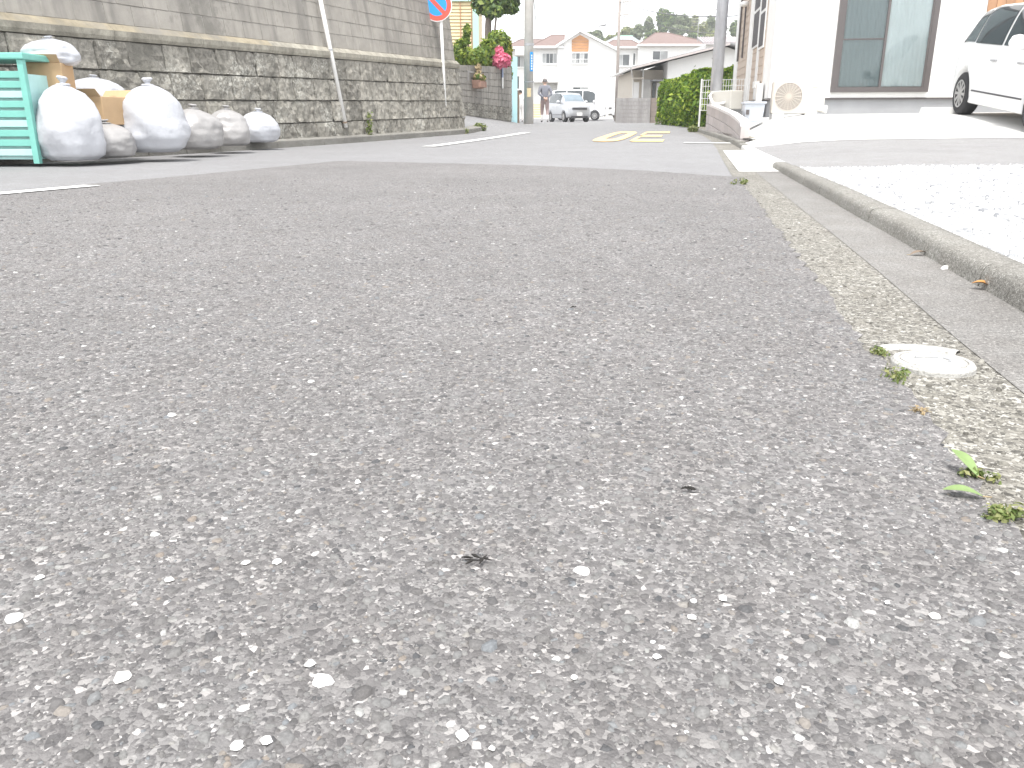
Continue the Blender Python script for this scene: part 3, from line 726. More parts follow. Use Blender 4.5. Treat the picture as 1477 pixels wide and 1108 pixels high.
def crate(px0, px1, pyt, pyb, Y, dep, mat, name, label, cat, slats=True, rim=None):
    a, b_ = at(px0, pyb, Y), at(px1, pyb, Y); base = a.z; top = at(px0, pyt, Y).z - base; w = b_.x - a.x
    o = thing(name, ((a.x + b_.x) / 2, Y + dep / 2, base), 0, label, cat)
    return o, w, top, dep
# green folding refuse crate
o, w, h, dpt = crate(-45, 58, 86, 236, 6.75, .55, None, 'refuse_crate', 'teal plastic refuse crate with lid at the left end of the rubbish heap', 'refuse crate')
m_ = MB()
for k in range(9):
    z = .06 + k * (h - .12) / 9
    MB().box(-w / 2 + .02, -dpt / 2, z, w / 2 - .02, -dpt / 2 + .02, z + (h - .12) / 9 - .022).build('slat', M['teal'] if k % 3 else M['teal_pale'], o, local=True, bevel=.004)
for sx in (-1, 1):
    for sy in (-1, 1): MB().cbox((sx * (w / 2 - .02), sy * (dpt / 2 - .01), h / 2), (.045, .045, h)).build('corner_post', M['teal'], o, local=True)
MB().box(-w / 2 + .02, -dpt / 2 + .04, .03, w / 2 - .02, dpt / 2 - .02, h - .1).build('liner', M['teal_pale'], o, local=True)
MB().box(-w / 2 - .02, -dpt / 2 - .03, h + .002, w / 2 + .02, dpt / 2 + .02, h + .05).build('lid', M['teal'], o, local=True, bevel=.01)
def carton(px0, px1, pyt, pyb, Y, label, rzt):
    a, b_ = at(px0, pyb, Y), at(px1, pyb, Y); base = a.z; h = at(px0, pyt, Y).z - base; w = b_.x - a.x
    o = thing('cardboard_box', ((a.x + b_.x) / 2, Y, base), rzt, label, 'cardboard box')
    MB().box(-w / 2, -.16, 0, w / 2, .16, h).build('carton', M['card'], o, local=True, bevel=.006)
    MB().box(-w / 2 + .003, -.03, h + .001, w / 2 - .003, .03, h + .003).build('tape', M['cream_slat'], o, local=True)
    for s_ in (-1, 1): MB().hexa([(-w / 2 + .01, s_ * .155 - .002, h), (w / 2 - .01, s_ * .155 - .002, h), (w / 2 - .01, s_ * .155 + .002, h), (-w / 2 + .01, s_ * .155 + .002, h),
        (-w / 2 + .01, s_ * .21 - .002, h + .06), (w / 2 - .01, s_ * .21 - .002, h + .06), (w / 2 - .01, s_ * .21 + .002, h + .06), (-w / 2 + .01, s_ * .21 + .002, h + .06)]).build('flap', M['card'], o, local=True)
bag(66, 150, 110, 231, 6.95, M['bag_white'], 'white rubbish bag just right of the teal crate on the road', 2)
carton(52, 100, 92, 128, 7.25, 'tan cardboard box lying on top of the white bags beside the teal crate', .2)
bag(40, 112, 52, 95, 7.3, M['bag_white'], 'white rubbish bag topmost of the heap above the cardboard box', 3)
carton(128, 176, 140, 180, 7.5, 'small tan cardboard box wedged between white rubbish bags', -.3)
bag(118, 196, 172, 227, 7.3, M['bag_grey'], 'low grey rubbish bag in front of the small cardboard box', 4)
bag(180, 270, 112, 219, 7.75, M['bag_white'], 'largest white rubbish bag in the middle of the heap', 5)
bag(104, 176, 108, 150, 7.9, M['bag_white'], 'white rubbish bag behind the small cardboard box against the wall', 6)
bag(248, 322, 150, 215, 8.7, M['bag_grey'], 'grey rubbish bag right of the largest white bag', 7)
bag(300, 362, 152, 210, 9.6, M['bag_grey'], 'pale grey rubbish bag next to last at the right end of the heap', 8)
bag(348, 404, 156, 205, 10.6, M['bag_white'], 'small pale rubbish bag at the far right end of the heap', 9)

# ------------------------------------------------------------------ side street corner: low block wall, planter, flowers, tree
A0 = at(674, 169, 22.3); A1 = at(738, 176, 27.0); A0.z = rz(A0.x, A0.y); A1.z = rz(A1.x, A1.y)
wd = (A1 - A0); wl = wd.length; wdir = wd.normalized(); wdh = Vector((wd.x, wd.y, 0)).normalized(); wnrm = Vector((wdh.y, -wdh.x, 0))
topz = lambda t: at(674, 94, 22.3).z * (1 - t) + at(735, 97, 27.0).z * t
lw = thing('garden_wall', (A0 + A1) / 2, 0, 'grey concrete block garden wall with niche under flowering shrubs at the corner', 'garden wall')
def gw(t, z, out=0): q = A0 + wd * t + wnrm * out; q.z = z; return q
t0_, t1_ = -.25, 1.0
mb = MB(); mb.hexa([gw(t0_, A0.z - .5, -.01), gw(t1_, A1.z - .4, -.01), gw(t1_, A1.z - .4, -.3), gw(t0_, A0.z - .5, -.3), gw(t0_, topz(t0_) - .002, -.01), gw(t1_, topz(t1_) - .002, -.01), gw(t1_, topz(t1_) - .002, -.3), gw(t0_, topz(t0_) - .002, -.3)])
mb.build('mortar_backing', M['mortar2'], lw)
NCg = 8
for c in range(NCg):
    n_b = 13
    for i in range(n_b + (1 if c % 2 else 0)):
        ta = t0_ + (t1_ - t0_) * max(0, (i - (.5 if c % 2 else 0)) / n_b); tb = t0_ + (t1_ - t0_) * min(1, (i + 1 - (.5 if c % 2 else 0)) / n_b)
        if tb - ta < .01: continue
        tm = (ta + tb) / 2; zb = A0.z + (A1.z - A0.z) * tm + .02; zt = topz(tm) - .003; hh = (zt - zb) / NCg
        lo_ = c < 2
        piece('concrete_block', (rough_meshes if lo_ else smooth_meshes)[br.randrange(4)], lw, gw(tm, zb + hh * (c + .5), -.012), (wdh + ez_ * ((topz(1) - topz(0)) / wl * .6)).normalized(), wnrm, ez_, ((tb - ta) * wl - .008, .05, hh - .008))
# niche frame and planter
pl_p = onplane(684, 122, gw(.3, 1), wnrm)
pl = thing('wall_planter', pl_p, math.atan2(wdh.y, wdh.x), 'small terracotta planter of flowers hung on the corner garden wall', 'planter')
for dx, wx, hx in ((-.62, .04, .25), (.62, .04, .25)): MB().box(dx - wx, -.030, .06, dx + wx, -.016, .06 + hx).build('niche_frame', M['grey_block'], pl, local=True)
MB().box(-.575, -.029, .27, .575, -.016, .31).build('niche_frame', M['grey_block'], pl, local=True)
m_ = MB(); P = []
for z, wv, dv in ((-.10, .24, .16), (.10, .30, .22)):
    P += [(-wv, -.02 - dv, z), (wv, -.02 - dv, z), (wv, -.02, z), (-wv, -.02, z)]
m_.hexa(P); m_.build('pot', M['terra'], pl, local=True, bevel=.01)
for k in range(5): MB().box(-.28 + k * .115, -.26 - .004 * k % .01, -.07, -.19 + k * .115, -.195, .07).build('relief', M['terra'], pl, local=True)
V, F = leaves([((0, -.14, .18), (.28, .12, .10)), ((.05, -.1, .36), (.10, .07, .16))], 260, .045, 3)
o = npmesh('flowers', V, F, M['dry']); o.parent = pl
V, F = leaves([((0, -.14, .16), (.29, .12, .08))], 200, .05, 4); o = npmesh('foliage', V, F, M['leaf']); o.parent = pl
# blue and white sign plate on the wall end
sp_ = onplane(724, 112, gw(.86, 1, .03), wnrm)
sg = thing('blue_white_plate', sp_, math.atan2(wdh.y, wdh.x), 'narrow blue and white plate fixed to the end of the garden wall', 'sign plate')
MB().box(-.065, -.03, 0.0, .065, -.012, .30).build('blue_half', M['plate_blue'], sg, local=True); MB().box(-.065, -.031, -.30, .065, -.012, -.002).build('white_half', M['sign_white'], sg, local=True)
def plant(name, lobes, n, size, mat, label, cat, seed, trunk=None, base=None, group=None, part='foliage', fill=.35, up=.3):
    b = base if base is not None else Vector((lobes[0][0][0], lobes[0][0][1], lobes[0][0][2] - lobes[0][1][2]))
    o = thing(name, b, 0, label, cat, group)
    V, F = leaves(lobes, n, size, seed, fill, up=up); npmesh(part, V, F, mat, o)
    if trunk:
        m_ = MB()
        for path, r_ in trunk: m_.tube(path, r_, 8)
        m_.build('trunk', M['bark'], o, smooth=True)
    return o
def pxlobe(px, py, rpx, rpy, Y, dep=None):
    c = at(px, py, Y); s_ = Y / 1240; return ((c.x, c.y, c.z), (rpx * s_, dep or rpx * s_, rpy * s_))
gb = lambda px, Y: (lambda c: Vector((c.x, Y, 1.3)))(at(px, 95, Y))
def stemz(px, Y, py1, px1=None): a = at(px, 96, Y); b_ = at(px1 or px, py1, Y); return [(a - Vector((0, 0, .15)), a.lerp(b_, .5) + Vector((.03, .03, 0)), b_), [.035, .025, .01]]
plant('shrub', [pxlobe(664, 76, 9, 16, 23.2), pxlobe(676, 84, 12, 12, 23.4), pxlobe(690, 84, 12, 12, 24.2)], 1700, .07, M['leaf'], 'rounded green shrub behind the garden wall beside the tall retaining wall', 'shrub', 31, [stemz(672, 23.3, 80)], gb(672, 23.3))
plant('shrub', [pxlobe(703, 76, 11, 16, 25.2), pxlobe(714, 66, 11, 17, 26), pxlobe(711, 85, 12, 10, 25.6), pxlobe(724, 62, 8, 14, 26.6)], 2200, .075, M['leaf'], 'taller green shrub in the middle of the garden wall under the tree', 'shrub', 32, [stemz(708, 25.6, 60)], gb(708, 25.6))
plant('shrub', [pxlobe(732, 74, 6, 16, 27.2), pxlobe(729, 63, 5, 9, 27.3)], 800, .075, M['leaf_yellow'], 'yellow green shrub at the street end of the garden wall', 'shrub', 33, [stemz(731, 27.2, 70)], gb(731, 27.2))
plant('azalea_bush', [pxlobe(722, 86, 11, 9, 25.2), pxlobe(719, 77, 6, 8, 25.2), pxlobe(729, 88, 7, 7, 25.6)], 1500, .055, M['pink'], 'bright pink azalea in bloom spilling over the garden wall', 'flowering bush', 34, [stemz(723, 26.2, 88)], gb(723, 26.2), part='blossom', fill=.25)
plant('trailing_ivy', [pxlobe(734, 108, 4, 15, 27.0)], 300, .06, M['leaf_dark'], 'dark green ivy hanging down the end of the garden wall', 'ivy', 35, None, gb(734, 27.0))
plant('sapling', [pxlobe(674, 44, 5, 8, 24), pxlobe(672, 58, 5, 6, 24)], 160, .07, M['leaf'], 'thin sapling against the cream slatted house wall', 'sapling', 36, [stemz(674, 24, 42)], gb(674, 24))
tb = at(702, 88, 29); tm_ = at(704, 40, 29); tt = at(706, 5, 29)
tr = plant('garden_tree', [pxlobe(700, 8, 15, 12, 29), pxlobe(718, 4, 18, 13, 29), pxlobe(733, 0, 15, 12, 29.5), pxlobe(712, 16, 12, 8, 28.6), pxlobe(737, 12, 9, 7, 29), pxlobe(722, -28, 34, 26, 29.5), pxlobe(695, -12, 16, 14, 29)], 4200, .10, M['leaf_dark'], 'dark leaved tree with a pinkish grey trunk behind the shrubs', 'tree', 37,
     [([tb - Vector((0, 0, 1.3)), tm_, tt, at(712, -30, 29)], [.13, .11, .09, .04]), ([at(712, 60, 28.5), at(716, 22, 28.7), at(722, 4, 29)], [.035, .03, .02]), ([tt, at(728, 2, 29)], [.05, .02])], Vector((tb.x, tb.y, tb.z - 1.0)), part='crown', fill=.45)
# pale aqua gate panel at the end of the wall, with a brown post behind
ga = at(741, 177, 28.2); 
ag = thing('aqua_panel_fence', ga, R(14), 'pale aqua panel fence at the end of the garden wall beside the utility pole', 'fence')
hA = at(741, 82, 28.2).z - ga.z
MB().hexa([(-.0, -.04, -.1), (.11, -.04, -.1), (.11, .9, -.1), (0, .9, -.1), (-.16, -.04, hA), (.11, -.04, hA), (.11, .9, hA), (-.16, .9, hA)]).build('panel', M['aqua'], ag, local=True)
MB().box(.115, .0, -.1, .19, .08, 1.0).build('post', M['brass'], ag, local=True)
# cream slatted house with mint trim
hb = at(656, 100, 33); hb.z = .9
yh = thing('cream_house', (hb.x, 33, hb.z), 0, 'cream slatted house wall with mint green corner trim above the garden wall', 'house')
x0, x1 = at(640, 20, 33).x - hb.x, at(681.5, 20, 33).x - hb.x; zt = 6.2
MB().box(x0 - 3, .05, -.6, x1 + .22, 4, zt).build('wall', M['cream_slat'], yh, local=True)
m_ = MB()
for k in range(52): m_.hexa([(x0, -.0, k * .115 - .3), (x1, -.0, k * .115 - .3), (x1, .048, k * .115 - .3), (x0, .048, k * .115 - .3), (x0, .03, k * .115 - .2), (x1, .03, k * .115 - .2), (x1, .048, k * .115 - .2), (x0, .048, k * .115 - .2)])
sl = m_.build('slats', M['cream_slat'], yh, local=True); sl['kind'] = 'stuff'
MB().box(x1 + .002, -.05, -.5, x1 + .225, .049, zt).build('corner_trim', M['mint'], yh, local=True)
MB().box(x0, -.06, at(660, 2, 33).z - hb.z, x1, -.001, at(660, 0, 33).z - hb.z + .12).build('head_trim', M['mint'], yh, local=True)
xm = at(664, 20, 33).x - hb.x
MB().box(xm - .02, -.03, -.3, xm + .02, -.002, at(660, 2, 33).z - hb.z).build('slat_rail', M['wood'], yh, local=True)
MB().box(x1 - .05, -.03, -.3, x1 - .002, -.002, at(660, 2, 33).z - hb.z).build('slat_rail', M['wood'], yh, local=True)
MB().hexa([(x0 - 3.2, -.5, zt), (x1 + .6, -.5, zt), (x1 + .6, 4.2, zt), (x0 - 3.2, 4.2, zt), (x0 - 3, 1.6, zt + 1), (x1 + .4, 1.6, zt + 1), (x1 + .4, 2, zt + 1), (x0 - 3, 2, zt + 1)]).build('roof', M['roof_grey'], yh, local=True)

# ------------------------------------------------------------------ poles and wires
def pole(px, py, Y, r0, r1, top, mat, label, name='utility_pole', px_top=None, py_top=0):
    b = at(px, py, Y); b.z = min(b.z, gz(b.x, b.y)) ; t = at(px_top or px, py_top, Y); d = (t - b) / (t.z - b.z)
    o = thing(name, b, 0, label, 'utility pole')
    MB().tube([b - d * .3, b + d * top * .5, b + d * top], [r0, (r0 + r1) / 2, r1], 16).build('pole', mat, o, smooth=True)
    return o, b, d
cp, cb, cdv = pole(762.5, 178, 29, .165, .125, 9.5, M['pole_conc'], 'thick concrete utility pole with a blue plate beside the walking man', px_top=763)
def wrap_plate(o, c, r, z0, z1, a0, a1, mat, nm, ext=.004):
    m_ = MB(); n = 8
    for z in (z0, z1):
        for i in range(n + 1):
            a = a0 + (a1 - a0) * i / n; m_.v.append((c.x + (r + ext) * math.cos(a), c.y + (r + ext) * math.sin(a), z))
    for i in range(n): m_.f.append((i, i + 1, n + 2 + i, n + 1 + i)); m_.m.append(0)
    return m_.build(nm, mat, o)
zp = lambda py: at(762, py, 28.85).z
wrap_plate(cp, cb, .158, zp(103), zp(75), R(-78), R(-38), M['sign_blue'], 'address_plate', .006)
for k in range(6):
    zz = zp(79 + k * 3.8); wrap_plate(cp, cb, .158, zz - .055, zz, R(-66), R(-50), M['sign_white'], 'plate_lettering', .009)
wrap_plate(cp, cb, .163, zp(140), zp(127), R(-112), R(-66), M['cream_slat'], 'notice', .006)
wrap_plate(cp, cb, .150, zp(66), zp(62), R(-175), R(-5), M['steel'], 'band', .014)
wrap_plate(cp, cb, .160, zp(119), zp(117), R(-175), R(-5), M['steel'], 'band', .012)
fp, fb, fdv = pole(889, 150, 52, .10, .075, 7.6, M['pole_wood'], 'thin brown utility pole with small arms in front of the white houses', px_top=893.5, py_top=20)
for z, w in ((6.6, .5), (5.95, .38)): MB().cbox((fb.x + .25 + w * .3, fb.y, fb.z + z), (w, .07, .07)).build('cross_arm', M['pole_wood'], fp)
la = at(874, 35, 52); MB().tube([fb + fdv * 6.1, la], .025, 6).tube([la, la + Vector((-.45, 0, -.1))], [.09, .05], 8).build('lamp_arm', M['steel'], fp)
sp2, s2b, s2d = pole(1030, 160, 17.6, .122, .10, 8.5, M['pole_steel'], 'pale grey steel pole standing behind the taupe low wall', px_top=1043, py_top=0)
for k in range(6):
    q = s2b + s2d * (1.0 + k * .45); MB().tube([q, q + Vector((.14 * (-1) ** k, -.02, 0))], .009, 6).build('step_bolt', M['steel'], sp2)
def wire(a, b_, sag, label):
    P = [a.lerp(b_, t) - Vector((0, 0, sag * 4 * t * (1 - t))) for t in fr(0, 1, 14)]
    o = MB().tube(P, .022, 5).build('overhead_wire', M['wire'], None, smooth=True); tag(o, label, 'wire', 'overhead wires between the poles'); return o
wire(cb + cdv * 8.6, at(560, -60, 60), .5, 'upper overhead wire running left from the concrete pole')
wire(cb + cdv * 5.6, at(776, 57, 60), .3, 'slack overhead wire from the concrete pole down to the left house')
wire(fb + fdv * 5.9, at(1040, 49, 70), .2, 'overhead wire from the brown pole across the brown hip roof')
wire(fb + fdv * 6.6, at(1080, 22, 30), .3, 'overhead wire from the brown pole up to the large white house')
wire(at(690, 60, 60), at(770, 54, 62), .1, 'faint overhead wire in front of the left house roof')
wire(at(690, 34, 50), cb + cdv * 5.1, .2, 'overhead wire between the garden tree and the concrete pole')

# ------------------------------------------------------------------ far houses (local frame: x along the front, y back, z up)
def window(root, x0, z0, x1, z1, y=-.0, mull=1, frame=M['white_metal'], glass=None, sill=True, fw=.05, dep=.06, rail=False):
    f = MB()
    f.box(x0 - fw, y - dep, z0 - fw, x0, y + .03, z1 + fw); f.box(x1, y - dep, z0 - fw, x1 + fw, y + .03, z1 + fw)
    f.box(x0 + .001, y - dep, z1, x1 - .001, y + .03, z1 + fw); f.box(x0 + .001, y - dep, z0 - fw, x1 - .001, y + .03, z0)
    fo = f.build('window', frame, root, local=True)
    n = mull + 1
    for i in range(n):
        a = x0 + (x1 - x0) * i / n; b_ = x0 + (x1 - x0) * (i + 1) / n
        MB().box(a + .012, y - .02 - .012 * (i % 2), z0 + .002, b_ - .012, y - .004, z1 - .002).build('pane', (glass or [M['glass_far']])[i % len(glass or [1])], fo, local=True)
        if i: MB().box(a - .0125, y - dep + .01, z0 + .001, a + .0125, y - .003, z1 - .001).build('mullion', frame, fo, local=True)
    if sill: MB().box(x0 - fw - .03, y - dep - .05, z0 - fw - .04, x1 + fw + .03, y - .002, z0 - fw - .001).build('sill', frame, fo, local=True)
    return fo
def hip(root, x0, x1, y0, y1, ze, zr, rx0, rx1, ry, mat, eave=.12, name='roof'):
    m_ = MB(); e = [(x0, y0, ze), (x1, y0, ze), (x1, y1, ze), (x0, y1, ze)]; r_ = [(rx0, ry, zr), (rx1, ry, zr)]
    m_.v = e + r_; m_.f = [(0, 1, 5, 4), (1, 2, 5), (2, 3, 4, 5), (3, 0, 4), (3, 2, 1, 0)]; m_.m = [0] * 5
    o = m_.build(name, mat, root, local=True)
    f = MB(); f.box(x0, y0 - .03, ze - eave, x1, y0 - .001, ze + .03); f.box(x0 - .03, y0 - .03, ze - eave, x0 - .001, y1, ze + .03); f.box(x1 + .001, y0 - .03, ze - eave, x1 + .03, y1, ze + .03)
    f.build('fascia', M['white_metal'], o, local=True)
    cp_ = MB(); cp_.tube([e[0], r_[0], r_[1], e[1]], .05, 6); cp_.build('ridge', mat, o, local=True)
    return o
# house A
Y = 62.0; s = Y / 1240
def lx(px, o): return at(px, 100, Y).x - o.x
def lzv(py, o): return at(800, py, Y).z - o.z
oA = at(737, 172, Y); oA.z = .5
hA_ = thing('gabled_white_house', oA, 0, 'white two storey house with brown roof and orange brown gable panel', 'house')
X = lambda px: lx(px, oA); Z = lambda py: lzv(py, oA)
xr = X(887); ye = Z(67)
MB().box(X(768), .3, -.5, X(804), 8, ye - .01).build('wall', M['wall_white'], hA_, local=True)
gp = [(X(804), -.5), (xr, -.5), (xr, Z(72.9)), (X(835), Z(46.35)), (X(804), Z(67.15))]
MB().prism(gp, 0, 7.5, plane='xz').build('gable_wall', M['wall_white'], hA_, local=True)
hip(hA_, X(765), X(812), -.1, 8.3, ye, Z(43), X(799), X(818), 3.8, M['roof_brown'])
m_ = MB()
for (xa, za, xb, zb) in ((X(801), Z(69), X(835), Z(46.2)), (X(835), Z(46.2), X(889.5), Z(74))):
    m_.hexa([(xa, -.3, za), (xb, -.3, zb), (xb, 7.8, zb), (xa, 7.8, za), (xa, -.3, za + .16), (xb, -.3, zb + .16), (xb, 7.8, zb + .16), (xa, 7.8, za + .16)])
ro = m_.build('gable_roof', M['wall_white2'], hA_, local=True)
m_ = MB(); m_.hexa([(X(801.5), .4, Z(69) + .165), (X(835), .4, Z(46.2) + .165), (X(835), 7.7, Z(46.2) + .165), (X(801.5), 7.7, Z(69) + .165), (X(801.5), .4, Z(69) + .19), (X(835), .4, Z(46.2) + .19), (X(835), 7.7, Z(46.2) + .2), (X(801.5), 7.7, Z(69) + .2)])
m_.build('roof_covering', M['roof_brown'], ro, local=True)
pn = hA_
xa, xb = X(824), X(848); zt = Z(52); nb_ = 4
for k in range(nb_):
    z0 = Z(74.5) + k * (Z(57.5) - Z(74.5)) / nb_; z1 = Z(74.5) + (k + 1) * (Z(57.5) - Z(74.5)) / nb_
    MB().box(xa, -.05, z0, xb, -.002, z1 - .02).build('board', M['panel_orange'], hA_, local=True)
MB().prism([(xa, Z(57.5)), (xb, Z(57.5)), (X(835.5), Z(50.5))], -.05, -.002, plane='xz').build('board', M['panel_orange'], hA_, local=True)
window(hA_, X(824.5), Z(91), X(847.5), Z(77), mull=3, glass=[M['glass_blind'], M['glass_far']])
m_ = MB()
for k in range(12): xx = xa + (xb - xa) * k / 11; m_.box(xx - .012, -.16, Z(92), xx + .012, -.14, Z(86))
m_.box(xa, -.17, Z(86), xb, -.13, Z(85.3)); m_.build('balcony_rail', M['white_metal'], hA_, local=True)
window(hA_, X(783), Z(91), X(805), Z(77), y=-.0 if False else .3, mull=2, glass=[M['glass_blind'], M['glass_far']]) if False else None
window(hA_, X(782.5), Z(91), X(803), Z(77), y=.3, mull=3, glass=[M['glass_blind'], M['glass_far'], M['glass_far']])
window(hA_, X(827), Z(136.5), X(849), Z(126), mull=1, glass=[M['glass_far'], M['glass_blind']])
MB().box(X(770), -.35, Z(119.5), X(806), .299, Z(117.5)).build('porch_canopy', M['shutter'], hA_, local=True)
m_ = MB()
for k in range(9): m_.box(X(790), .2, Z(140) + k * .125, X(804), .285, Z(140) + k * .125 + .11)
o_ = m_.build('roller_shutter', M['shutter'], hA_, local=True); o_['kind'] = 'stuff'
MB().box(X(769), .2, 0, X(771), .299, Z(120)).build('porch_post', M['white_metal'], hA_, local=True)
m_ = MB()
for k in range(6): m_.box(X(769), -.5 - .02 * 0, .05 + .16 * k, X(781), -.44, .17 + .16 * k)
o_ = tag(m_.build('slatted_fence', M['cream_slat'], hA_, local=True), kind='stuff')
MB().box(xr + .02, -.05, 0, xr + .09, .02, Z(75)).build('downpipe', M['white_pvc'], hA_, local=True)
# house B left of the pole
Y = 66.0; oB = at(735, 172, Y); oB.z = .5
hB = thing('brown_roofed_house', oB, 0, 'white house with brown roof half hidden behind the concrete utility pole', 'house')
X = lambda px: lx(px, oB); Z = lambda py: lzv(py, oB)
MB().box(X(736), .3, -.5, X(770), 8, Z(68)).build('wall', M['wall_white'], hB, local=True)
hip(hB, X(728), X(775), -.1, 8, Z(68), Z(50), X(752), X(790), 4, M['roof_brown'])
MB().box(X(743), -.4, Z(80), X(757), .298, Z(70)).build('balcony', M['wall_white2'], hB, local=True)
window(hB, X(745), Z(96), X(757), Z(81), y=.3, mull=1, glass=[M['glass_far'], M['glass_blind']])
window(hB, X(744), Z(128), X(749), Z(110), y=.3, mull=0, glass=[M['glass_far']])
# house C
Y = 74.0; oC = at(869, 170, Y); oC.z = .55
hC = thing('hip_roofed_white_house', oC, 0, 'white two storey house with broad brown hip roof and dark entrance door', 'house')
X = lambda px: lx(px, oC); Z = lambda py: lzv(py, oC)
MB().box(X(918), -.6, -.5, X(1021), 8, Z(66)).build('wall', M['wall_white'], hC, local=True)
MB().box(X(869), .0, -.5, X(917.9), 7, Z(69)).build('wing_wall', M['wall_white'], hC, local=True)
hip(hC, X(917), X(1026), -1.0, 8.5, Z(65.5), Z(41), X(953), X(972), 3.8, M['roof_brown'])
hip(hC, X(866), X(926), -.4, 7, Z(68), Z(54), X(888), X(915), 2.5, M['roof_brown'], name='wing_roof')
window(hC, X(939), Z(87), X(960), Z(75), y=-.6, mull=1, glass=[M['glass_far'], M['glass_blind']])
window(hC, X(888), Z(95), X(907), Z(79), y=0, mull=1, glass=[M['glass_blind'], M['glass_far']])
window(hC, X(912.5), Z(94), X(915.5), Z(77), y=0, mull=0)
window(hC, X(912.5), Z(138), X(915), Z(123), y=0, mull=0)
m_ = MB(); m_.hexa([(X(868), -1.2, Z(117.5)), (X(898), -1.2, Z(117.5)), (X(898), -.001, Z(117.5)), (X(868), -.001, Z(117.5)), (X(869), -1.0, Z(115)), (X(897), -1.0, Z(115)), (X(897), -.001, Z(107.5)), (X(869), -.001, Z(107.5))])
m_.build('entrance_canopy', M['roof_brown'], hC, local=True)
MB().box(X(867.8), -1.22, Z(119.4), X(898.2), -.001, Z(117.6)).build('canopy_fascia', M['white_metal'], hC, local=True)
dr = MB().box(X(878), -.08, 0, X(889), -.002, Z(124)).build('door', M['door_dark'], hC, local=True); MB().box(X(880), -.13, Z(146), X(880.6), -.081, Z(137)).build('handle', M['steel'], dr, local=True)
MB().box(X(868.5), -.35, 0, X(876.8), -.27, 1.15).build('gate_wall', M['wall_cream'], hC, local=True)
# house behind with blue-grey roof
Y = 95.0; oK = at(862, 150, Y); oK.z = .6
hK = thing('slate_roofed_house', oK, 0, 'house with pale blue grey roof rising between the two brown roofed houses', 'house')
X = lambda px: lx(px, oK); Z = lambda py: lzv(py, oK)
MB().box(X(862), 0, -.5, X(930), 8, Z(68)).build('wall', M['wall_white'], hK, local=True)
hip(hK, X(858), X(932), -.5, 8.5, Z(68), Z(48.5), X(893), X(915), 3, M['roof_slate'])
MB().box(X(893), 2.8, Z(54), X(916), 3.2, Z(47.5)).build('roof_ridge_panel', M['mint'], hK, local=True)
# pale mauve roof behind the steel pole
Y = 60.0; oM = at(1012, 120, Y); oM.z = .6
hM = thing('mauve_roofed_house', oM, 0, 'house with pale mauve tiled roof partly hidden by the steel pole', 'house')
X = lambda px: lx(px, oM); Z = lambda py: lzv(py, oM)
MB().box(X(1016), 0, -.5, X(1075), 7, Z(64)).build('wall', M['wall_white'], hM, local=True)
m_ = MB(); m_.hexa([(X(1010), -.6, Z(65)), (X(1078), -.6, Z(65)), (X(1078), 3.5, Z(50)), (X(1018), 3.5, Z(50)), (X(1010), -.6, Z(63.5)), (X(1078), -.6, Z(63.5)), (X(1078), 3.5, Z(47)), (X(1018), 3.5, Z(47))])
rm = m_.build('roof', M['roof_pink'], hM, local=True)
ribs = MB()
for k in range(16): f_ = k / 15; ribs.tube([(X(1011) + (X(1077) - X(1011)) * f_, -.6, Z(63.3)), (X(1018.5) + (X(1077) - X(1018.5)) * f_, 3.4, Z(47.2))], .07, 6)
o_ = tag(ribs.build('tile_ribs', M['roof_pink'], rm, local=True), kind='stuff')
m_ = MB(); a = at(1020, 48, 60) - oM; m_.tube([(a.x, 3, a.z - .3), (a.x, 3, a.z + 1.3)], .02, 5)
for k in range(4): m_.tube([(a.x - .5, 3, a.z + .8 + k * .14), (a.x + .5, 3, a.z + .8 + k * .14)], .01, 4)
m_.build('antenna', M['steel'], hM, local=True)
# single storey house D, gable end towards the road
Y = 40.0; oD = at(918, 165, Y); oD.z = .28
hD = thing('low_white_house', oD, 0, 'single storey white house with a long sloping grey roof behind the hedge', 'house')
X = lambda px: lx(px, oD); Z = lambda py: lzv(py, oD)
zr_, zl_ = Z(63), Z(98)
gpts = [(X(963), -.2), (X(1075), -.2), (X(1075), Z(78)), (X(1046), Z(68)), (X(963), Z(89))]
MB().prism(gpts, 0, 7, plane='xz').build('gable_wall', M['wall_white'], hD, local=True)
MB().box(X(919), 1.2, -.2, X(962.9), 7, Z(99)).build('wall', M['wall_cream'], hD, local=True)
m_ = MB(); m_.hexa([(X(907), -.55, Z(100)), (X(1047), -.55, Z(65)), (X(1047), 7.5, Z(65)), (X(907), 7.5, Z(100)), (X(907), -.55, Z(98)), (X(1047), -.55, Z(62.5)), (X(1047), 7.5, Z(62.5)), (X(907), 7.5, Z(98))])
rD = m_.build('roof', M['roof_grey'], hD, local=True)
m_ = MB(); m_.hexa([(X(1047.1), -.55, Z(65)), (X(1085), -.55, Z(77)), (X(1085), 7.5, Z(77)), (X(1047.1), 7.5, Z(65)), (X(1047.1), -.55, Z(62.5)), (X(1085), -.55, Z(75)), (X(1085), 7.5, Z(75)), (X(1047.1), 7.5, Z(62.5))])
m_.build('roof_slope', M['roof_grey'], hD, local=True)
m_ = MB(); m_.hexa([(X(908), -.6, Z(101.5)), (X(1046), -.6, Z(66.5)), (X(1046), -.56, Z(66.5)), (X(908), -.56, Z(101.5)), (X(908), -.6, Z(98.6)), (X(1046), -.6, Z(63.2)), (X(1046), -.56, Z(63.2)), (X(908), -.56, Z(98.6))])
m_.build('barge_board', M['low_block'], rD, local=True)
MB().tube([(X(908.5), -.5, Z(99.5)), (X(908.5), 7, Z(99.5))], .06, 8).tube([(X(908.5), -.45, Z(100)), (X(916), .9, Z(107)), (X(919), 1.12, Z(112)), (X(919), 1.12, 0)], .03, 8).build('gutter_pipe', M['white_pvc'], rD, local=True)
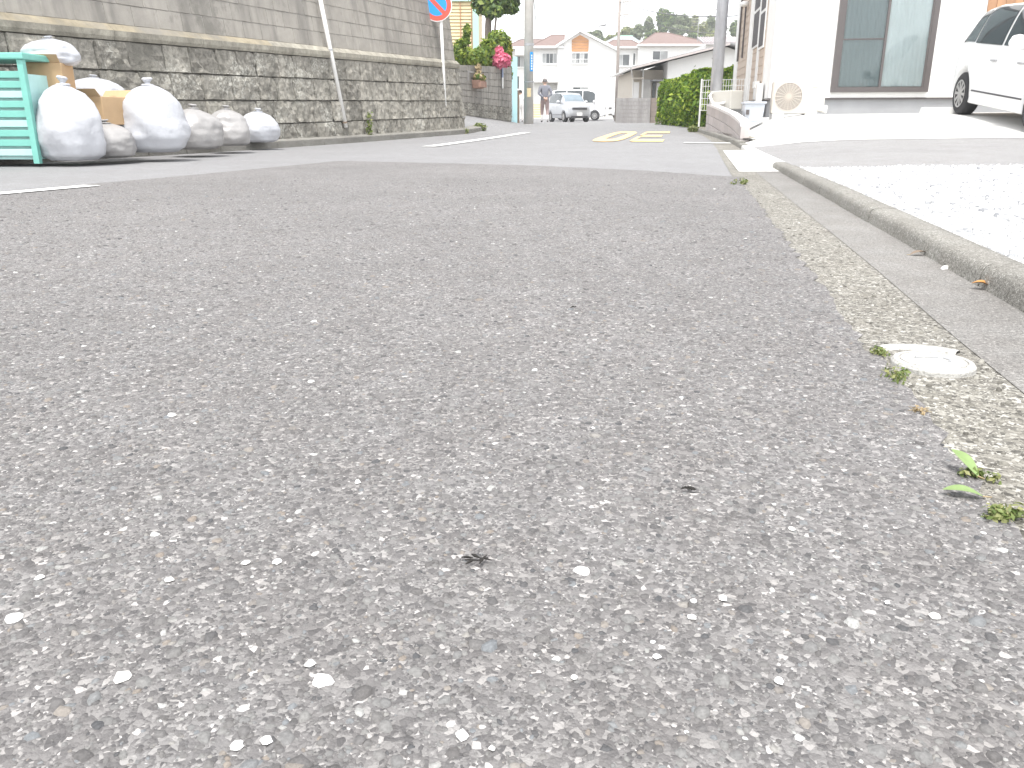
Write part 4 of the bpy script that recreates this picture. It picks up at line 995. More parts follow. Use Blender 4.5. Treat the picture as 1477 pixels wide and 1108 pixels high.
for xa, xb, za, zb, mt in ((920, 928, 146, 117, 'wall_white2'), (933, 946, 146, 113, 'shutter'), (948, 952.5, 146, 117, 'glass_far'), (954, 961, 146, 118, 'wall_white2')):
    MB().box(X(xa), 1.1, Z(za), X(xb), 1.199, Z(zb)).build('shutter' if mt != 'glass_far' else 'window', M[mt], hD, local=True)
MB().box(X(917), .3, Z(113), X(931), 1.198, Z(111.5)).build('window_awning', M['wall_cream'], hD, local=True); MB().box(X(944), .3, Z(116), X(962.8), 1.198, Z(114.5)).build('window_awning', M['found'], hD, local=True)
MB().box(X(932), 1.0, 0, X(934), 1.195, Z(98)).build('porch_post', M['white_metal'], hD, local=True)

# grey block wall by the junction
Y = 31.5; a, b_ = at(888, 178, Y), at(937, 178, Y); zt = at(900, 143.5, Y).z
gwl = thing('grey_block_wall', (a.x, Y, a.z), 0, 'low grey concrete block wall standing between the parked vehicles and the hedge', 'block wall')
Wd = b_.x - a.x; Ht = zt - a.z + .05
MB().box(.005, .012, -.2, Wd - .005, .15, Ht - .01).build('mortar_backing', M['mortar2'], gwl, local=True)
m_ = MB(); nr, ncx = 7, 11
for r_ in range(nr):
    for k in range(ncx + 1):
        xa = max(0, (k - (.5 if r_ % 2 else 0)) / ncx * Wd); xb = min(Wd, (k + 1 - (.5 if r_ % 2 else 0)) / ncx * Wd)
        if xb - xa > .02: m_.box(xa + .006, 0, -.05 + r_ * (Ht + .05) / nr + .006, xb - .006, .16, -.05 + (r_ + 1) * (Ht + .05) / nr - .004)
tag(m_.build('blocks', M['grey_block'], gwl, local=True), kind='stuff')
bw = thing('brown_block_wall', at(940, 177, 31.6), 0, 'short brown block wall between the grey block wall and the hedge', 'block wall')
m_ = MB()
for r_ in range(6):
    for k in range(3): m_.box(-.06 + k * .30 + .004, 0, -.1 + r_ * .16 + .004, .24 + k * .30 - .004, .15, .06 + r_ * .16 - .003)
tag(m_.build('blocks', M['brown_block'], bw, local=True), kind='stuff')
MB().box(-.05, .01, -.1, .83, .14, .85).build('mortar_backing', M['mortar'], bw, local=True)

# hedge
h0, h1, h2 = at(947, 178, 28.2), at(996, 181, 23.2), at(1052, 179, 22.0); hz0 = gz(h1.x, h1.y) - .05
hg_ = thing('hedge', (h1.x, h1.y, hz0), 0, 'tall clipped bright green hedge on the right of the road', 'hedge')
r = np.random.default_rng(77); N = 15000
def hpoly(a, b_, depth, n, zt0, zt1, seed):
    """leaves over the front face and top of a clipped hedge run, lumpy and uneven"""
    r = np.random.default_rng(seed); t = r.random(n); d = (b_ - a); L_ = d.xy.length; nx2, ny2 = d.y / L_, -d.x / L_
    face = r.random(n) < .68; q = r.random(n)
    zt = zt0 + (zt1 - zt0) * t
    z = np.where(face, q * zt, zt); dep = np.where(face, 0, q * depth)
    lump = np.array([noise.noise(Vector((tt * L_ * 1.6, zz * 1.9, seed))) for tt, zz in zip(t, z)])
    z = np.where(face, z, z + lump * .10); dep = dep - np.where(face, lump * .15, 0) + np.abs(r.normal(0, .05, n))
    rnd = np.clip((z - zt + .2) / .2, 0, 1) * face; dep += rnd ** 2 * .12
    # thinner at the foot
    keep = ~((z < .22) & face & (r.random(n) < .6))
    P = np.stack([a.x + d.x * t - nx2 * dep, a.y + d.y * t - ny2 * dep, hz0 + z], 1)[keep]; n = len(P)
    f2 = face[keep]
    nn = np.where(f2[:, None], np.array([[nx2, ny2, .35]]), np.array([[0, 0, 1.0]])) + r.normal(0, .5, (n, 3)); nn /= np.linalg.norm(nn, axis=1)[:, None]
    aa = np.cross(nn, r.normal(size=(n, 3))); aa /= np.linalg.norm(aa, axis=1)[:, None]; bb = np.cross(nn, aa); s_ = (.045 * (.6 + .8 * r.random(n)))[:, None]
    V = np.stack([P - aa * s_, P + bb * s_ * .55 + nn * s_ * .12, P + aa * s_, P - bb * s_ * .55 + nn * s_ * .12], 1).reshape(-1, 3)
    i0 = np.arange(n)[:, None] * 4
    return V, np.concatenate([i0 + np.array([[0, 1, 2]]), i0 + np.array([[0, 2, 3]])], 0)
V1, F1 = hpoly(h0, h1, .8, 9000, 1.38, 1.46, 3); V2, F2 = hpoly(h1, h2, .8, 5500, 1.46, 1.50, 5)
hend = Vector((h0.x + .7, h0.y + .5, 0)); V3, F3 = hpoly(hend, h0, .4, 1500, 1.30, 1.38, 8)
V4, F4 = hpoly(h2, Vector((h2.x + 3, h2.y + .3, 0)), .8, 5000, 1.5, 1.75, 9)
Vs = [V1, V2, V3, V4]; Fs = []; off = 0
for V, F in ((V1, F1), (V2, F2), (V3, F3), (V4, F4)): Fs.append(F + off); off += len(V)
npmesh('foliage', np.concatenate(Vs), np.concatenate(Fs), M['hedge'], hg_)
m_ = MB()
for a, b_ in ((h0, h1), (h1, h2), (h2, Vector((h2.x + 3, h2.y + .3, 0)))):
    d = (b_ - a); n2 = Vector((d.y, -d.x, 0)).normalized()
    for k in range(9):
        q = a + d * (k + .5) / 9 - n2 * .3; m_.tube([(q.x, q.y, hz0 - .1), (q.x + .02, q.y, hz0 + .7), (q.x + .08, q.y + .04, hz0 + 1.25)], [.03, .025, .01], 6)
m_.build('stems', M['bark'], hg_)
# dense inner twigs so that the hedge does not show daylight
V, F = leaves([((*(h0.lerp(h1, t).xy - Vector(((h1 - h0).y, -(h1 - h0).x)).normalized() * .4), hz0 + .68), (.5, .42, .66)) for t in (.1, .3, .5, .7, .9)] + [((*(h1.lerp(h2, t) + Vector((.05, .42, 0))).xy, hz0 + .7), (.45, .38, .68)) for t in (.15, .5, .85, 1.3, 1.8, 2.4)], 9000, .075, 17, fill=.9)
npmesh('inner_foliage', V, F, M['hedge'], hg_)
# mesh fence in front of hedge at right
mf = thing('mesh_fence', at(1010, 156, 19.5), 0, 'pale wire mesh fence panel between the hedge and the steel pole', 'fence')
fa, fb_ = at(1009, 153, 19.6), at(1075, 150, 19.0); zt_ = at(1010, 116, 19.6).z; zb_ = fa.z - .1
m_ = MB()
for k in range(19):
    q = fa.lerp(fb_, k / 18); m_.tube([(q.x, q.y, zb_), (q.x, q.y, zt_)], .006, 5)
for k in range(6): z = zb_ + (zt_ - zb_) * k / 5; m_.tube([(fa.x, fa.y, z), (fb_.x, fb_.y, z)], .006, 5)
m_.build('wire_mesh', M['white_metal'], mf)
for t in (0.02, .45, .98): q = fa.lerp(fb_, t); MB().tube([(q.x, q.y + .02, zb_ - .4), (q.x, q.y + .02, zt_ + .03)], .022, 8).build('post', M['white_metal'], mf)

# taupe low wall along the kerb
LWP = [(3.20, 11.75), (3.28, 12.1), (3.42, 12.8), (3.68, 14.3), (3.92, 16.2), (4.10, 17.9)]
cum = [0]
for p, q in zip(LWP, LWP[1:]): cum.append(cum[-1] + (Vector(q) - Vector(p)).length)
def lwp(s_, out=0):
    for i in range(len(cum) - 1):
        if s_ <= cum[i + 1] or i == len(cum) - 2:
            t = (s_ - cum[i]) / (cum[i + 1] - cum[i]); a, b_ = Vector(LWP[i]), Vector(LWP[i + 1]); d = (b_ - a).normalized()
            p = a + (b_ - a) * t; return Vector((p.x - d.y * out, p.y + d.x * out, 0))
LT = cum[-1]
lw_top = lambda s_: .315 + .36 * min(1, s_ / LT * 1.05) - .0
lw_bot = lambda s_: .10 + .04 * s_ / LT
tw = thing('taupe_block_wall', (*lwp(LT / 2).xy, .1), 0, 'low taupe block wall with a pale coping that slopes down towards the forecourt', 'low wall')
rowsn = 3
hrow = .17
for c in range(4):
    s_ = 0.0 if c % 2 == 0 else -.3
    while s_ < LT:
        a, b_ = max(0, s_), min(LT, s_ + .6)
        if b_ - a > .05:
            P = []
            zt = lambda q: lw_top(q) - .045 - c * hrow
            if zt((a + b_) / 2) > lw_bot(a) - .02:
                for dz in (1, 0):
                    for q, o_ in ((a + .004, .06), (b_ - .004, .06), (b_ - .004, -.06), (a + .004, -.06)):
                        v = lwp(q, o_); v.z = zt(q) - (hrow - .008) * dz; P.append(v)
                MB().hexa([P[3], P[2], P[1], P[0], P[7], P[6], P[5], P[4]]).build('block', M['low_block'], tw, bevel=.004)
        s_ += .6
m_ = MB(); P = []
q = fr(0.003, LT, 12)
for s_ in q:
    for o_, dz in ((.07, -.043), (.07, 0), (-.07, 0), (-.07, -.043)):
        v = lwp(s_, o_); v.z = lw_top(s_) + dz; m_.v.append(v)
for j in range(len(q) - 1):
    for i in range(4): m_.f.append((j * 4 + i, j * 4 + (i + 1) % 4, (j + 1) * 4 + (i + 1) % 4, (j + 1) * 4 + i)); m_.m.append(0)
m_.f += [(0, 1, 2, 3), tuple(len(m_.v) - 4 + i for i in (3, 2, 1, 0))]; m_.m += [0, 0]
m_.build('coping', M['coping'], tw)

# ------------------------------------------------------------------ large white house on the right
PH = R(9); hu = Vector((math.cos(PH), -math.sin(PH), 0)); hv = Vector((math.sin(PH), math.cos(PH), 0))
E0 = at(1107, 160, 15.3); E0.z = .40
hE = thing('modern_white_house', E0, -PH, 'large modern white house with a tall curtained window and beige side strips', 'house')
hFn = -hv
def ex(px, py, off=0.0):
    q = onplane(px, py, E0 - hv * off, hFn) - E0; return q.dot(hu), q.z
zF = ex(1250, 141)[1]
MB().box(0, 0, zF, 9, 6.2, 6.2).build('wall', M['wall_white'], hE, local=True)
MB().box(.05, .03, -.5, 8.95, 6.1, zF - .03).build('foundation', M['found'], hE, local=True)
MB().box(-.012, -.012, zF - .03, 9.0, 6.2, zF - .001).build('drip_edge', M['dark_metal'], hE, local=True)
xa, zb = ex(1205, 126); xb = ex(1330, 126)[0]; zt = zb + 2.05
wf = MB(); F_ = .055
fw = .085
wf.box(xa - fw, -.07, zb - fw, xa, .0 - .002, zt + fw); wf.box(xb, -.07, zb - fw, xb + fw, -.002, zt + fw); wf.box(xa + .001, -.07, zt, xb - .001, -.002, zt + fw); wf.box(xa + .001, -.07, zb - fw, xb - .001, -.002, zb)
wo = wf.build('window', M['dark_metal'], hE, local=True)
xm = (xa + xb) / 2
cm = MB(); n = 90
for i in range(n + 1):
    x = xa + .01 + (xb - xa - .02) * i / n; d = .012 * math.sin(i * 1.25) + .008 * math.sin(i * .47 + 1)
    cm.v += [(x, -.022 + d * .5, zb + .01), (x, -.022 + d * .5, zt - .01)]
for i in range(n): cm.f.append((2 * i, 2 * i + 2, 2 * i + 3, 2 * i + 1)); cm.m.append(0)
cm.build('curtain', M['curtain'], wo, local=True, smooth=True)
mg, ntg, bg_ = nmat('clear_pane'); 
tr_ = ntg.nodes.new('ShaderNodeBsdfTransparent'); gl_ = nd(ntg, 'ShaderNodeBsdfGlossy', Roughness=.02); fr_ = nd(ntg, 'ShaderNodeFresnel', IOR=1.5); mxs = ntg.nodes.new('ShaderNodeMixShader')
tr_.inputs[0].default_value = (.93, .96, .96, 1); lk(ntg, fr_.outputs[0], mxs.inputs[0]); lk(ntg, tr_.outputs[0], mxs.inputs[1]); lk(ntg, gl_.outputs[0], mxs.inputs[2]); lk(ntg, mxs.outputs[0], ntg.nodes['Material Output'].inputs[0])
mg2 = mg.copy(); [setattr(nn_.inputs[0], 'default_value', (.72, .76, .765, 1)) for nn_ in mg2.node_tree.nodes if nn_.type == 'BSDF_TRANSPARENT']
M['pane'] = mg; M['pane_screen'] = mg2
MB().box(xa + .001, -.047, zb + .001, xm - .02, -.044, zt - .001).build('screen_pane', M['pane_screen'], wo, local=True)
MB().box(xm + .02, -.040, zb + .001, xb - .001, -.037, zt - .001).build('pane', M['pane'], wo, local=True)
MB().box(xm - .02, -.066, zb + .001, xm + .02, -.034, zt - .001).build('meeting_stile', M['dark_metal'], wo, local=True)
zmid = ex(1240, 57)[1]; MB().box(xa + .001, -.058, zmid - .011, xm - .021, -.0475, zmid + .011).build('screen_bar', M['dark_metal'], wo, local=True)
for a, b_ in ((xa + .001, xa + .03), (xb - .03, xb - .001)): MB().box(a, -.06, zb + .001, b_, -.048, zt - .001).build('sash', M['dark_metal'], wo, local=True)
# wood boards at the right
xw = ex(1424, 10)[0]; xq = xw
for k in range(9):
    MB().box(xw + k * .135, -.035, zF + .02, xw + k * .135 + .128, -.001, 5.6).build('board', M['wood'], hE, local=True, bevel=.004)
# side wall: strips and narrow windows (plane x = 0, running back)
sn = -hu
def ey(px, py):
    q = onplane(px, py, E0, sn) - E0; return q.dot(hv), q.z
def strip(pxa, pxb, py, z0, z1, mat, nm, d0=.02, par=None):
    a, b_ = sorted((ey(pxa, py)[0], ey(pxb, py)[0])); return MB().box(-d0, a, z0, -.001, b_, z1).build(nm, mat, par or hE, local=True), a, b_
zt6 = 6.0
for pxa, pxb, nm in ((1064.5, 1076, 1), (1085, 1092.5, 0), (1094.5, 1101, 0)):
    a, b_ = sorted((ey(pxa, 100)[0], ey(pxb, 100)[0])); z = zF + .02
    zt_ = ey(pxa, -60)[1] if False else 5.9
    k = 0
    m_ = MB()
    while z < zt_:
        MB
        m_.hexa([(-.022, a, z), (-.001, a, z), (-.001, b_, z), (-.022, b_, z), (-.014, a, z + .148), (-.001, a, z + .148), (-.001, b_, z + .148), (-.014, b_, z + .148)]); z += .15
    tag(m_.build('beige_siding', M['beige_siding'], hE, local=True), kind='stuff')
    if not nm:
        zw0, zw1 = ey(pxa, 71)[1], ey(pxa, 28)[1]; zw2 = ey(pxa, -30)[1]
        w_ = MB().box(-.045, a, zw0 - .04, -.023, b_, zw2 + .06).build('window', M['wall_white2'], hE, local=True)
        for za_, zb2 in ((zw0, zw1), (zw1 + .06, zw2)): MB().box(-.052, a + .04, za_, -.046, b_ - .04, zb2).build('pane', M['pane_dark'], w_, local=True)
yb, zb3 = ey(1068, 50); MB().tube([(-.05, yb - .3, ey(1068, 88)[1]), (-.05, yb - .3, 5.8)], .022, 8).build('downpipe', M['dark_metal'], hE, local=True)
yb, zb3 = ey(1080, 10); MB().tube([(-.06, yb, ey(1080, 80)[1]), (-.06, yb, ey(1080, 4)[1])], .02, 8).build('downpipe', M['dark_metal'], hE, local=True)
y5, z5 = ey(1081, 6); MB().lathe([(.03, -.05), (.09, -.04), (.1, .03), (.05, .06)], 14, (-.1, y5, z5)).build('vent_hood', M['white_metal'], hE, local=True, smooth=True)
for px in (1061.5, 1080.5, 1093.3): strip(px - 1.4, px + 1.4, 100, zF + .02, 5.9, M['wall_white2'], 'white_strip', .035)
y6, z6 = ey(1097, 122); MB().box(-.12, y6 - .1, z6 - .06, -.03, y6 + .25, z6 + .06).build('tap_box', M['white_pvc'], hE, local=True)
y7, _ = ey(1102, 130); MB().box(-.14, y7 - .12, -.05, -.03, y7 + .12, ey(1102, 121)[1]).build('meter_box', M['white_pvc'], hE, local=True, bevel=.01)
MB().box(-.4, -.4, 6.2, 9.4, 9.4, 6.35).build('roof', M['roof_grey'], hE, local=True)

# outdoor unit in front of the facade
def ac_unit(px0, px1, pyt, pyb, Y, rzt, label, dep=.28, grille=True):
    a, b_ = at(px0, pyb, Y), at(px1, pyb, Y); w = (b_.x - a.x); z0 = a.z; h = at(px0, pyt, Y).z - z0
    o = thing('air_conditioner_unit', ((a.x + b_.x) / 2, Y, z0 - .09), rzt, label, 'air conditioner', 'outdoor air conditioner units beside the white house')
    MB().box(-w / 2, 0, .09, w / 2, dep, .09 + h).build('casing', M['ac_body'], o, local=True, bevel=.015)
    for s_ in (-.36, .36): MB().box(s_ * w - .09, -.04, 0, s_ * w + .09, dep + .04, .088).build('foot', M['white_pvc'], o, local=True)
    cx = -w * .16; r_ = h * .435; cz = .09 + h * .53
    disc(0, r_, -.002, 36, (cx, cz)).build('fan_recess', M['ac_fan'], o, local=True)
    m_ = MB()
    for k in range(8):
        rr = r_ * (k + 1) / 8
        m_.add(*(lambda mm: (mm.v, mm.f))(disc(rr - r_ * .06, rr, -.012, 30, (cx, cz))))
    for k in range(20):
        an = math.pi * 2 * k / 20; m_.tube([(cx + .02 * math.cos(an), -.013, cz + .02 * math.sin(an)), (cx + r_ * math.cos(an), -.013, cz + r_ * math.sin(an))], .006, 4)
    tag(m_.build('fan_grille', M['ac_grille'], o, local=True), kind='stuff')
    disc(0, r_ * .16, -.016, 16, (cx, cz)).build('hub', M['ac_grille'], o, local=True)
    MB().box(-w / 2 - .012, -.004, .10, -w / 2 - .001, .20, .09 + h * .96).build('side_fins', M['ac_grille'], o, local=True)
    MB().box(w * .34, -.006, .09 + h * .8, w * .46, -.001, .09 + h * .84).build('badge', M['ac_grille'], o, local=True)
    MB().box(w / 2 + .001, .05, .12, w / 2 + .11, .22, .09 + h * .55).build('valve_cover', M['ac_body'], o, local=True, bevel=.015)
    MB().tube([(w / 2 + .05, .12, .14), (w / 2 + .16, .2, .12), (w / 2 + .19, .34, .2)], .03, 10).build('pipe', M['white_pvc'], o, local=True, smooth=True)
    return o
ac_unit(1114, 1177, 117, 164, 13.9, -PH, 'ivory air conditioner unit with round fan grille below the white house facade')
ac2 = thing('small_air_conditioner_unit', at(1046, 158, 17.2), R(-70), 'pale air conditioner unit seen edge on behind the steel pole', 'air conditioner', 'outdoor air conditioner units beside the white house')
hh = at(1046, 131, 17.2).z - at(1046, 158, 17.2).z
MB().box(-.36, -.14, .0, .36, .14, hh).build('casing', M['ac_body'], ac2, local=True, bevel=.02)
MB().tube([(.2, -.15, .12), (.1, -.24, .10), (-.05, -.27, .12), (-.2, -.25, .26), (-.28, -.16, .3)], .028, 10).build('pipe', M['white_pvc'], ac2, local=True, smooth=True)
for s_ in (-.25, .25): MB().box(s_ - .06, -.16, -.12, s_ + .06, .16, -.001).build('foot', M['found'], ac2, local=True)
# blue grey storage bin in front of the strips
bp_ = at(1087, 172, 13.9); bn = thing('storage_bin', bp_, -PH, 'pale blue grey storage bin with lid between the low wall and the house', 'storage bin')
hb_ = at(1087, 150, 13.9).z - bp_.z
MB().hexa([(-.13, 0, -.05), (.13, 0, -.05), (.13, .35, -.05), (-.13, .35, -.05), (-.16, -.03, hb_), (.16, -.03, hb_), (.16, .36, hb_), (-.16, .36, hb_)]).build('bin_body', M['box_grey'], bn, local=True, bevel=.01)
MB().box(-.18, -.05, hb_ + .001, .18, .38, hb_ + .035).build('lid', M['box_grey'], bn, local=True, bevel=.01)
MB().box(-.13, -.035, hb_ * .3, -.08, -.01, hb_ * .62).build('latch', M['dark_metal'], bn, local=True)
# wheel stop block by the car
ws = at(1355, 168, 13.3); wsb = MB().hexa([(-.3, -.07, 0), (.3, -.07, 0), (.3, .07, 0), (-.3, .07, 0), (-.28, -.05, .1), (.28, -.05, .1), (.28, .05, .1), (-.28, .05, .1)]).build('wheel_stop', M['concrete_pale'], bevel=.01)
wsb.location = (ws.x, ws.y, lz(ws.x, ws.y)); tag(wsb, 'pale concrete wheel stop beside the white hatchback', 'wheel stop')

# ------------------------------------------------------------------ cars
def cr(P, t):
    i = min(len(P) - 2, max(0, int(t))); f = t - i
    p0, p1, p2, p3 = P[max(0, i - 1)], P[i], P[i + 1], P[min(len(P) - 1, i + 2)]
    return tuple(.5 * (2 * b + (c - a) * f + (2 * a - 5 * b + 4 * c - d) * f * f + (3 * b - a - 3 * c + d) * f ** 3) for a, b, c, d in zip(p0, p1, p2, p3))
def car(name, loc, heading, ST, label, paint, wx, wr_, mats=None, panes=(), front=True, group=None, screen=None, rear=None, sharp=False):
    o = thing(name, loc, heading, label, 'car' if 'van' not in name else 'van', group)
    xs = [s_[0] for s_ in ST]
    def sec(x):
        v = [np.interp(x, xs, [s_[k] for s_ in ST]) for k in range(1, 7)]
        wl, wb, wt, zb, zl, zt = v
        return [(0, zb), (wl * .88, zb), (wl * .985, zb + .10), (wl, (zb + zl) / 2), (wb, zl), ((wb + wt * 2) / 3, zl + (zt - zl) * .62), (wt * .93, zt - .035), (wt * .7, zt - .002), (0, zt + .02)]
    def surf(x, t):
        y, z = cr(sec(x), t); return Vector((x, y, z))
    NX, NT = 70, 33
    m_ = MB(); X_ = fr(xs[0], xs[-1], NX); T_ = fr(0, 8, NT)
    for x in X_:
        row = [surf(x, t) for t in T_]; m_.v += [(p.x, p.y, p.z) for p in row] + [(p.x, -p.y, p.z) for p in row[-2:0:-1]]
    W_ = 2 * (NT + 1) - 2
    for i in range(NX):
        for j in range(W_): m_.f.append((i * W_ + j, i * W_ + (j + 1) % W_, (i + 1) * W_ + (j + 1) % W_, (i + 1) * W_ + j)); m_.m.append(0)
    m_.f += [tuple(range(W_))[::-1], tuple(range(NX * W_, (NX + 1) * W_))]; m_.m += [0, 0]
    body = m_.build('body', paint, o, local=True)
    bm = bmesh.new(); bm.from_mesh(body.data); bmesh.ops.recalc_face_normals(bm, faces=bm.faces); bm.to_mesh(body.data); bm.free()
    cutm = MB()
    for x in wx:
        for sd_ in (-1, 1): cutm.lathe([(wr_ + .055, sd_ * .55), (wr_ + .055, sd_ * 1.2)], 28, (x, 0, wr_ + .01), 'y')
    ct = cutm.build('cutter', paint, None, local=True)
    bm = bmesh.new(); bm.from_mesh(ct.data); bmesh.ops.recalc_face_normals(bm, faces=bm.faces); bm.to_mesh(ct.data); bm.free()
    ct.parent = o
    md = body.modifiers.new('b', 'BOOLEAN'); md.operation = 'DIFFERENCE'; md.object = ct; md.solver = 'EXACT'
    dg = bpy.context.evaluated_depsgraph_get(); dg.update(); me = bpy.data.meshes.new_from_object(body.evaluated_get(dg))
    body.modifiers.clear(); body.data = me; bpy.data.objects.remove(ct)
    me.polygons.foreach_set('use_smooth', [True] * len(me.polygons))
    for sd_ in (-1, 1):
        for x in wx:
            wy = sd_ * (max(s_[1] for s_ in ST) - .11)
            wh = MB().lathe([(wr_ * .66, -.10), (wr_ * .9, -.105), (wr_, -.08), (wr_, .08), (wr_ * .9, .105), (wr_ * .66, .10)], 28, (x, wy, wr_), 'y').build('wheel', M['black'], o, local=True, smooth=True)
            rm_ = MB().lathe([(wr_ * .64, sd_ * .09), (wr_ * .60, sd_ * .105), (wr_ * .52, sd_ * .075), (wr_ * .1, sd_ * .08)], 24, (x, wy, wr_), 'y')
            rm_.build('rim_dish', M['ac_fan'], wh, local=True)
            sp_m = MB()
            for k in range(10):
                a = 2 * math.pi * k / 10; c_, s2 = math.cos(a), math.sin(a); q = .10 * wr_
                P = []
                for yy in (.08, .108):
                    for (rr, ww) in ((.1, .8), (.62, 1.0), (.62, -1.0), (.1, -.8)):
                        P.append((x + c_ * rr * wr_ - s2 * ww * q * .7, wy + sd_ * yy, wr_ + s2 * rr * wr_ + c_ * ww * q * .7))
                sp_m.hexa(P)
            sp_m.lathe([(wr_ * .16, sd_ * .1), (wr_ * .16, sd_ * .112)], 14, (x, wy, wr_), 'y')
            rl = MB(); n = 28
            for k in range(n):
                a, b_ = 2 * math.pi * k / n, 2 * math.pi * (k + 1) / n
                rl.quad([(x + r_ * wr_ * math.cos(t), wy + sd_ * .109, wr_ + r_ * wr_ * math.sin(t)) for r_, t in ((.58, a), (.66, a), (.66, b_), (.58, b_))])
            sp_m.add(rl.v, rl.f); sp_m.build('rim', M['rim'], wh, local=True)
    for sd_ in (-1, 1):
        for (a, b_, t0, t1) in panes:
            m_ = MB(); na, nb2 = 8, 6
            for i in range(na + 1):
                for j in range(nb2 + 1):
                    p = surf(a + (b_ - a) * i / na, t0 + (t1 - t0) * j / nb2); m_.v.append((p.x, sd_ * (p.y + .008), p.z + .002))
            for i in range(na):
                for j in range(nb2): k = i * (nb2 + 1) + j; m_.f.append((k, k + 1, k + nb2 + 2, k + nb2 + 1)); m_.m.append(0)
            m_.build('side_window', M['car_glass'], o, local=True, smooth=True)
    for sc_, nm, mt in ((screen, 'windscreen', M['windscreen']), (rear, 'rear_window', M['car_glass'])):
        if not sc_: continue
        a, b_, t0 = sc_; m_ = MB(); na, nb2 = 8, 14
        for i in range(na + 1):
            for j in range(nb2 + 1):
                u = -1 + 2 * j / nb2; t = 8 - (8 - t0) * abs(u); p = surf(a + (b_ - a) * i / na, t)
                dx = .008 if nm == 'windscreen' else -.008
                m_.v.append((p.x + dx, (1 if u > 0 else -1) * p.y, p.z + .006))
        for i in range(na):
            for j in range(nb2): k = i * (nb2 + 1) + j; m_.f.append((k, k + 1, k + nb2 + 2, k + nb2 + 1)); m_.m.append(0)
        m_.build(nm, mt, o, local=True, smooth=True)
    return o, surf
HB = [(-1.90, .66, .63, .50, .42, .82, .94), (-1.86, .76, .73, .55, .32, .90, 1.12), (-1.74, .82, .79, .60, .25, .95, 1.34), (-1.5, .84, .81, .64, .2, .97, 1.46), (-1.0, .845, .82, .66, .18, .96, 1.515), (0, .845, .82, .67, .18, .94, 1.525), (.45, .845, .82, .65, .18, .93, 1.47),
      (.8, .845, .815, .64, .18, .93, 1.29), (1.12, .845, .80, .70, .18, .93, 1.04), (1.3, .84, .78, .70, .18, .90, .98), (1.7, .80, .72, .62, .2, .78, .88), (1.88, .72, .66, .52, .25, .64, .74), (1.95, .60, .56, .44, .34, .54, .62)]
def side_bits(o, surf, w, mirror_x, handles, mat, body_end):
    for sd_ in (-1, 1):
        p = surf(mirror_x, 4.1)
        m_ = MB().lathe([(.02, -.11), (.085, -.07), (.10, 0), (.085, .07), (.02, .09)], 12, (mirror_x + .02, sd_ * (p.y + .13), p.z + .07), 'y'); mm = m_.build('wing_mirror', mat, o, local=True, smooth=True)
        MB().tube([(mirror_x + .02, sd_ * (p.y - .01), p.z), (mirror_x + .02, sd_ * (p.y + .08), p.z + .02)], .025, 8).build('mirror_arm', M['trim'], mm, local=True)
        for hx in handles:
            p = surf(hx, 3.62); MB().box(hx - .09, sd_ * (p.y + .02) - .012, p.z - .012, hx + .09, sd_ * (p.y + .02) + .012, p.z + .012).build('door_handle', M['steel'], o, local=True, bevel=.005)
        q0, q1 = surf(-.85, 2.2), surf(.85, 2.2); MB().tube([(q0.x, sd_ * (q0.y + .004), q0.z + .05), (q1.x, sd_ * (q1.y + .004), q1.z + .05)], .012, 6).build('side_sill', M['trim'], o, local=True)
def front_bits(o, surf, ST, plate=True):
    xf = ST[-1][0]
    for sd_ in (-1, 1):
        m_ = MB(); n = 6
        for i in range(n + 1):
            for j in range(4):
                x = xf - .30 + .22 * i / n; p = surf(x, 3.55 + .5 * j / 3 + .25 * i / n); m_.v.append((p.x + .006, sd_ * (p.y + .006), p.z))
        for i in range(n):
            for j in range(3): k = i * 4 + j; m_.f.append((k, k + 1, k + 5, k + 4)); m_.m.append(0)
        m_.build('headlight', M['lamp'], o, local=True, smooth=True)
    z = ST[-1][4]; zt = ST[-1][6]
    MB().box(xf - .03, -.44, zt - .13, xf + .022, .44, zt - .02).build('grille', M['trim'], o, local=True, bevel=.008)
    MB().box(xf - .06, -.5, z - .08, xf + .012, .5, z + .02).build('lower_grille', M['trim'], o, local=True, bevel=.008)
    MB().box(xf + .003, -.165, z + .03, xf + .022, .165, z + .195).build('number_plate', M['sign_white'], o, local=True, bevel=.004)
P_ = at(1388, 170, 13.1)
hbx = 7.15; hdg = math.atan2(-math.cos(R(8)), -math.sin(R(8)))   # faces the camera, a little to the left
dirc = Vector((math.cos(hdg), math.sin(hdg), 0)); sidec = Vector((dirc.y, -dirc.x, 0))   # its right-hand side
wpos = Vector((P_.x, 13.1, 0)) - sidec * .735 - dirc * (-1.30)
cz_ = lz(P_.x, 13.1) + .004
o, sf = car('white_hatchback', (wpos.x, wpos.y, cz_), hdg, HB, 'white hatchback car parked on the forecourt at the right edge', M['car_white'], (-1.30, 1.20), .30,
            panes=((-1.66, -1.16, 4.15, 5.9), (-1.12, -.16, 4.12, 6.0), (-.10, .62, 4.12, 5.95)), screen=(.60, 1.10, 6.3), rear=(-1.84, -1.72, 6.5))
fw_ = wpos + sidec * .735 + dirc * 1.2; fz = lz(fw_.x, fw_.y); bw_ = wpos + sidec * .735 - dirc * 1.3; bz = lz(bw_.x, bw_.y)
o.rotation_euler = (0, math.atan2(bz - fz, 2.5), hdg); o.location.z = bz + (fz - bz) * 1.3 / 2.5 + .003
side_bits(o, sf, .845, .62, (-.25, .0 - .12 + .75), M['car_white'], None); front_bits(o, sf, HB)
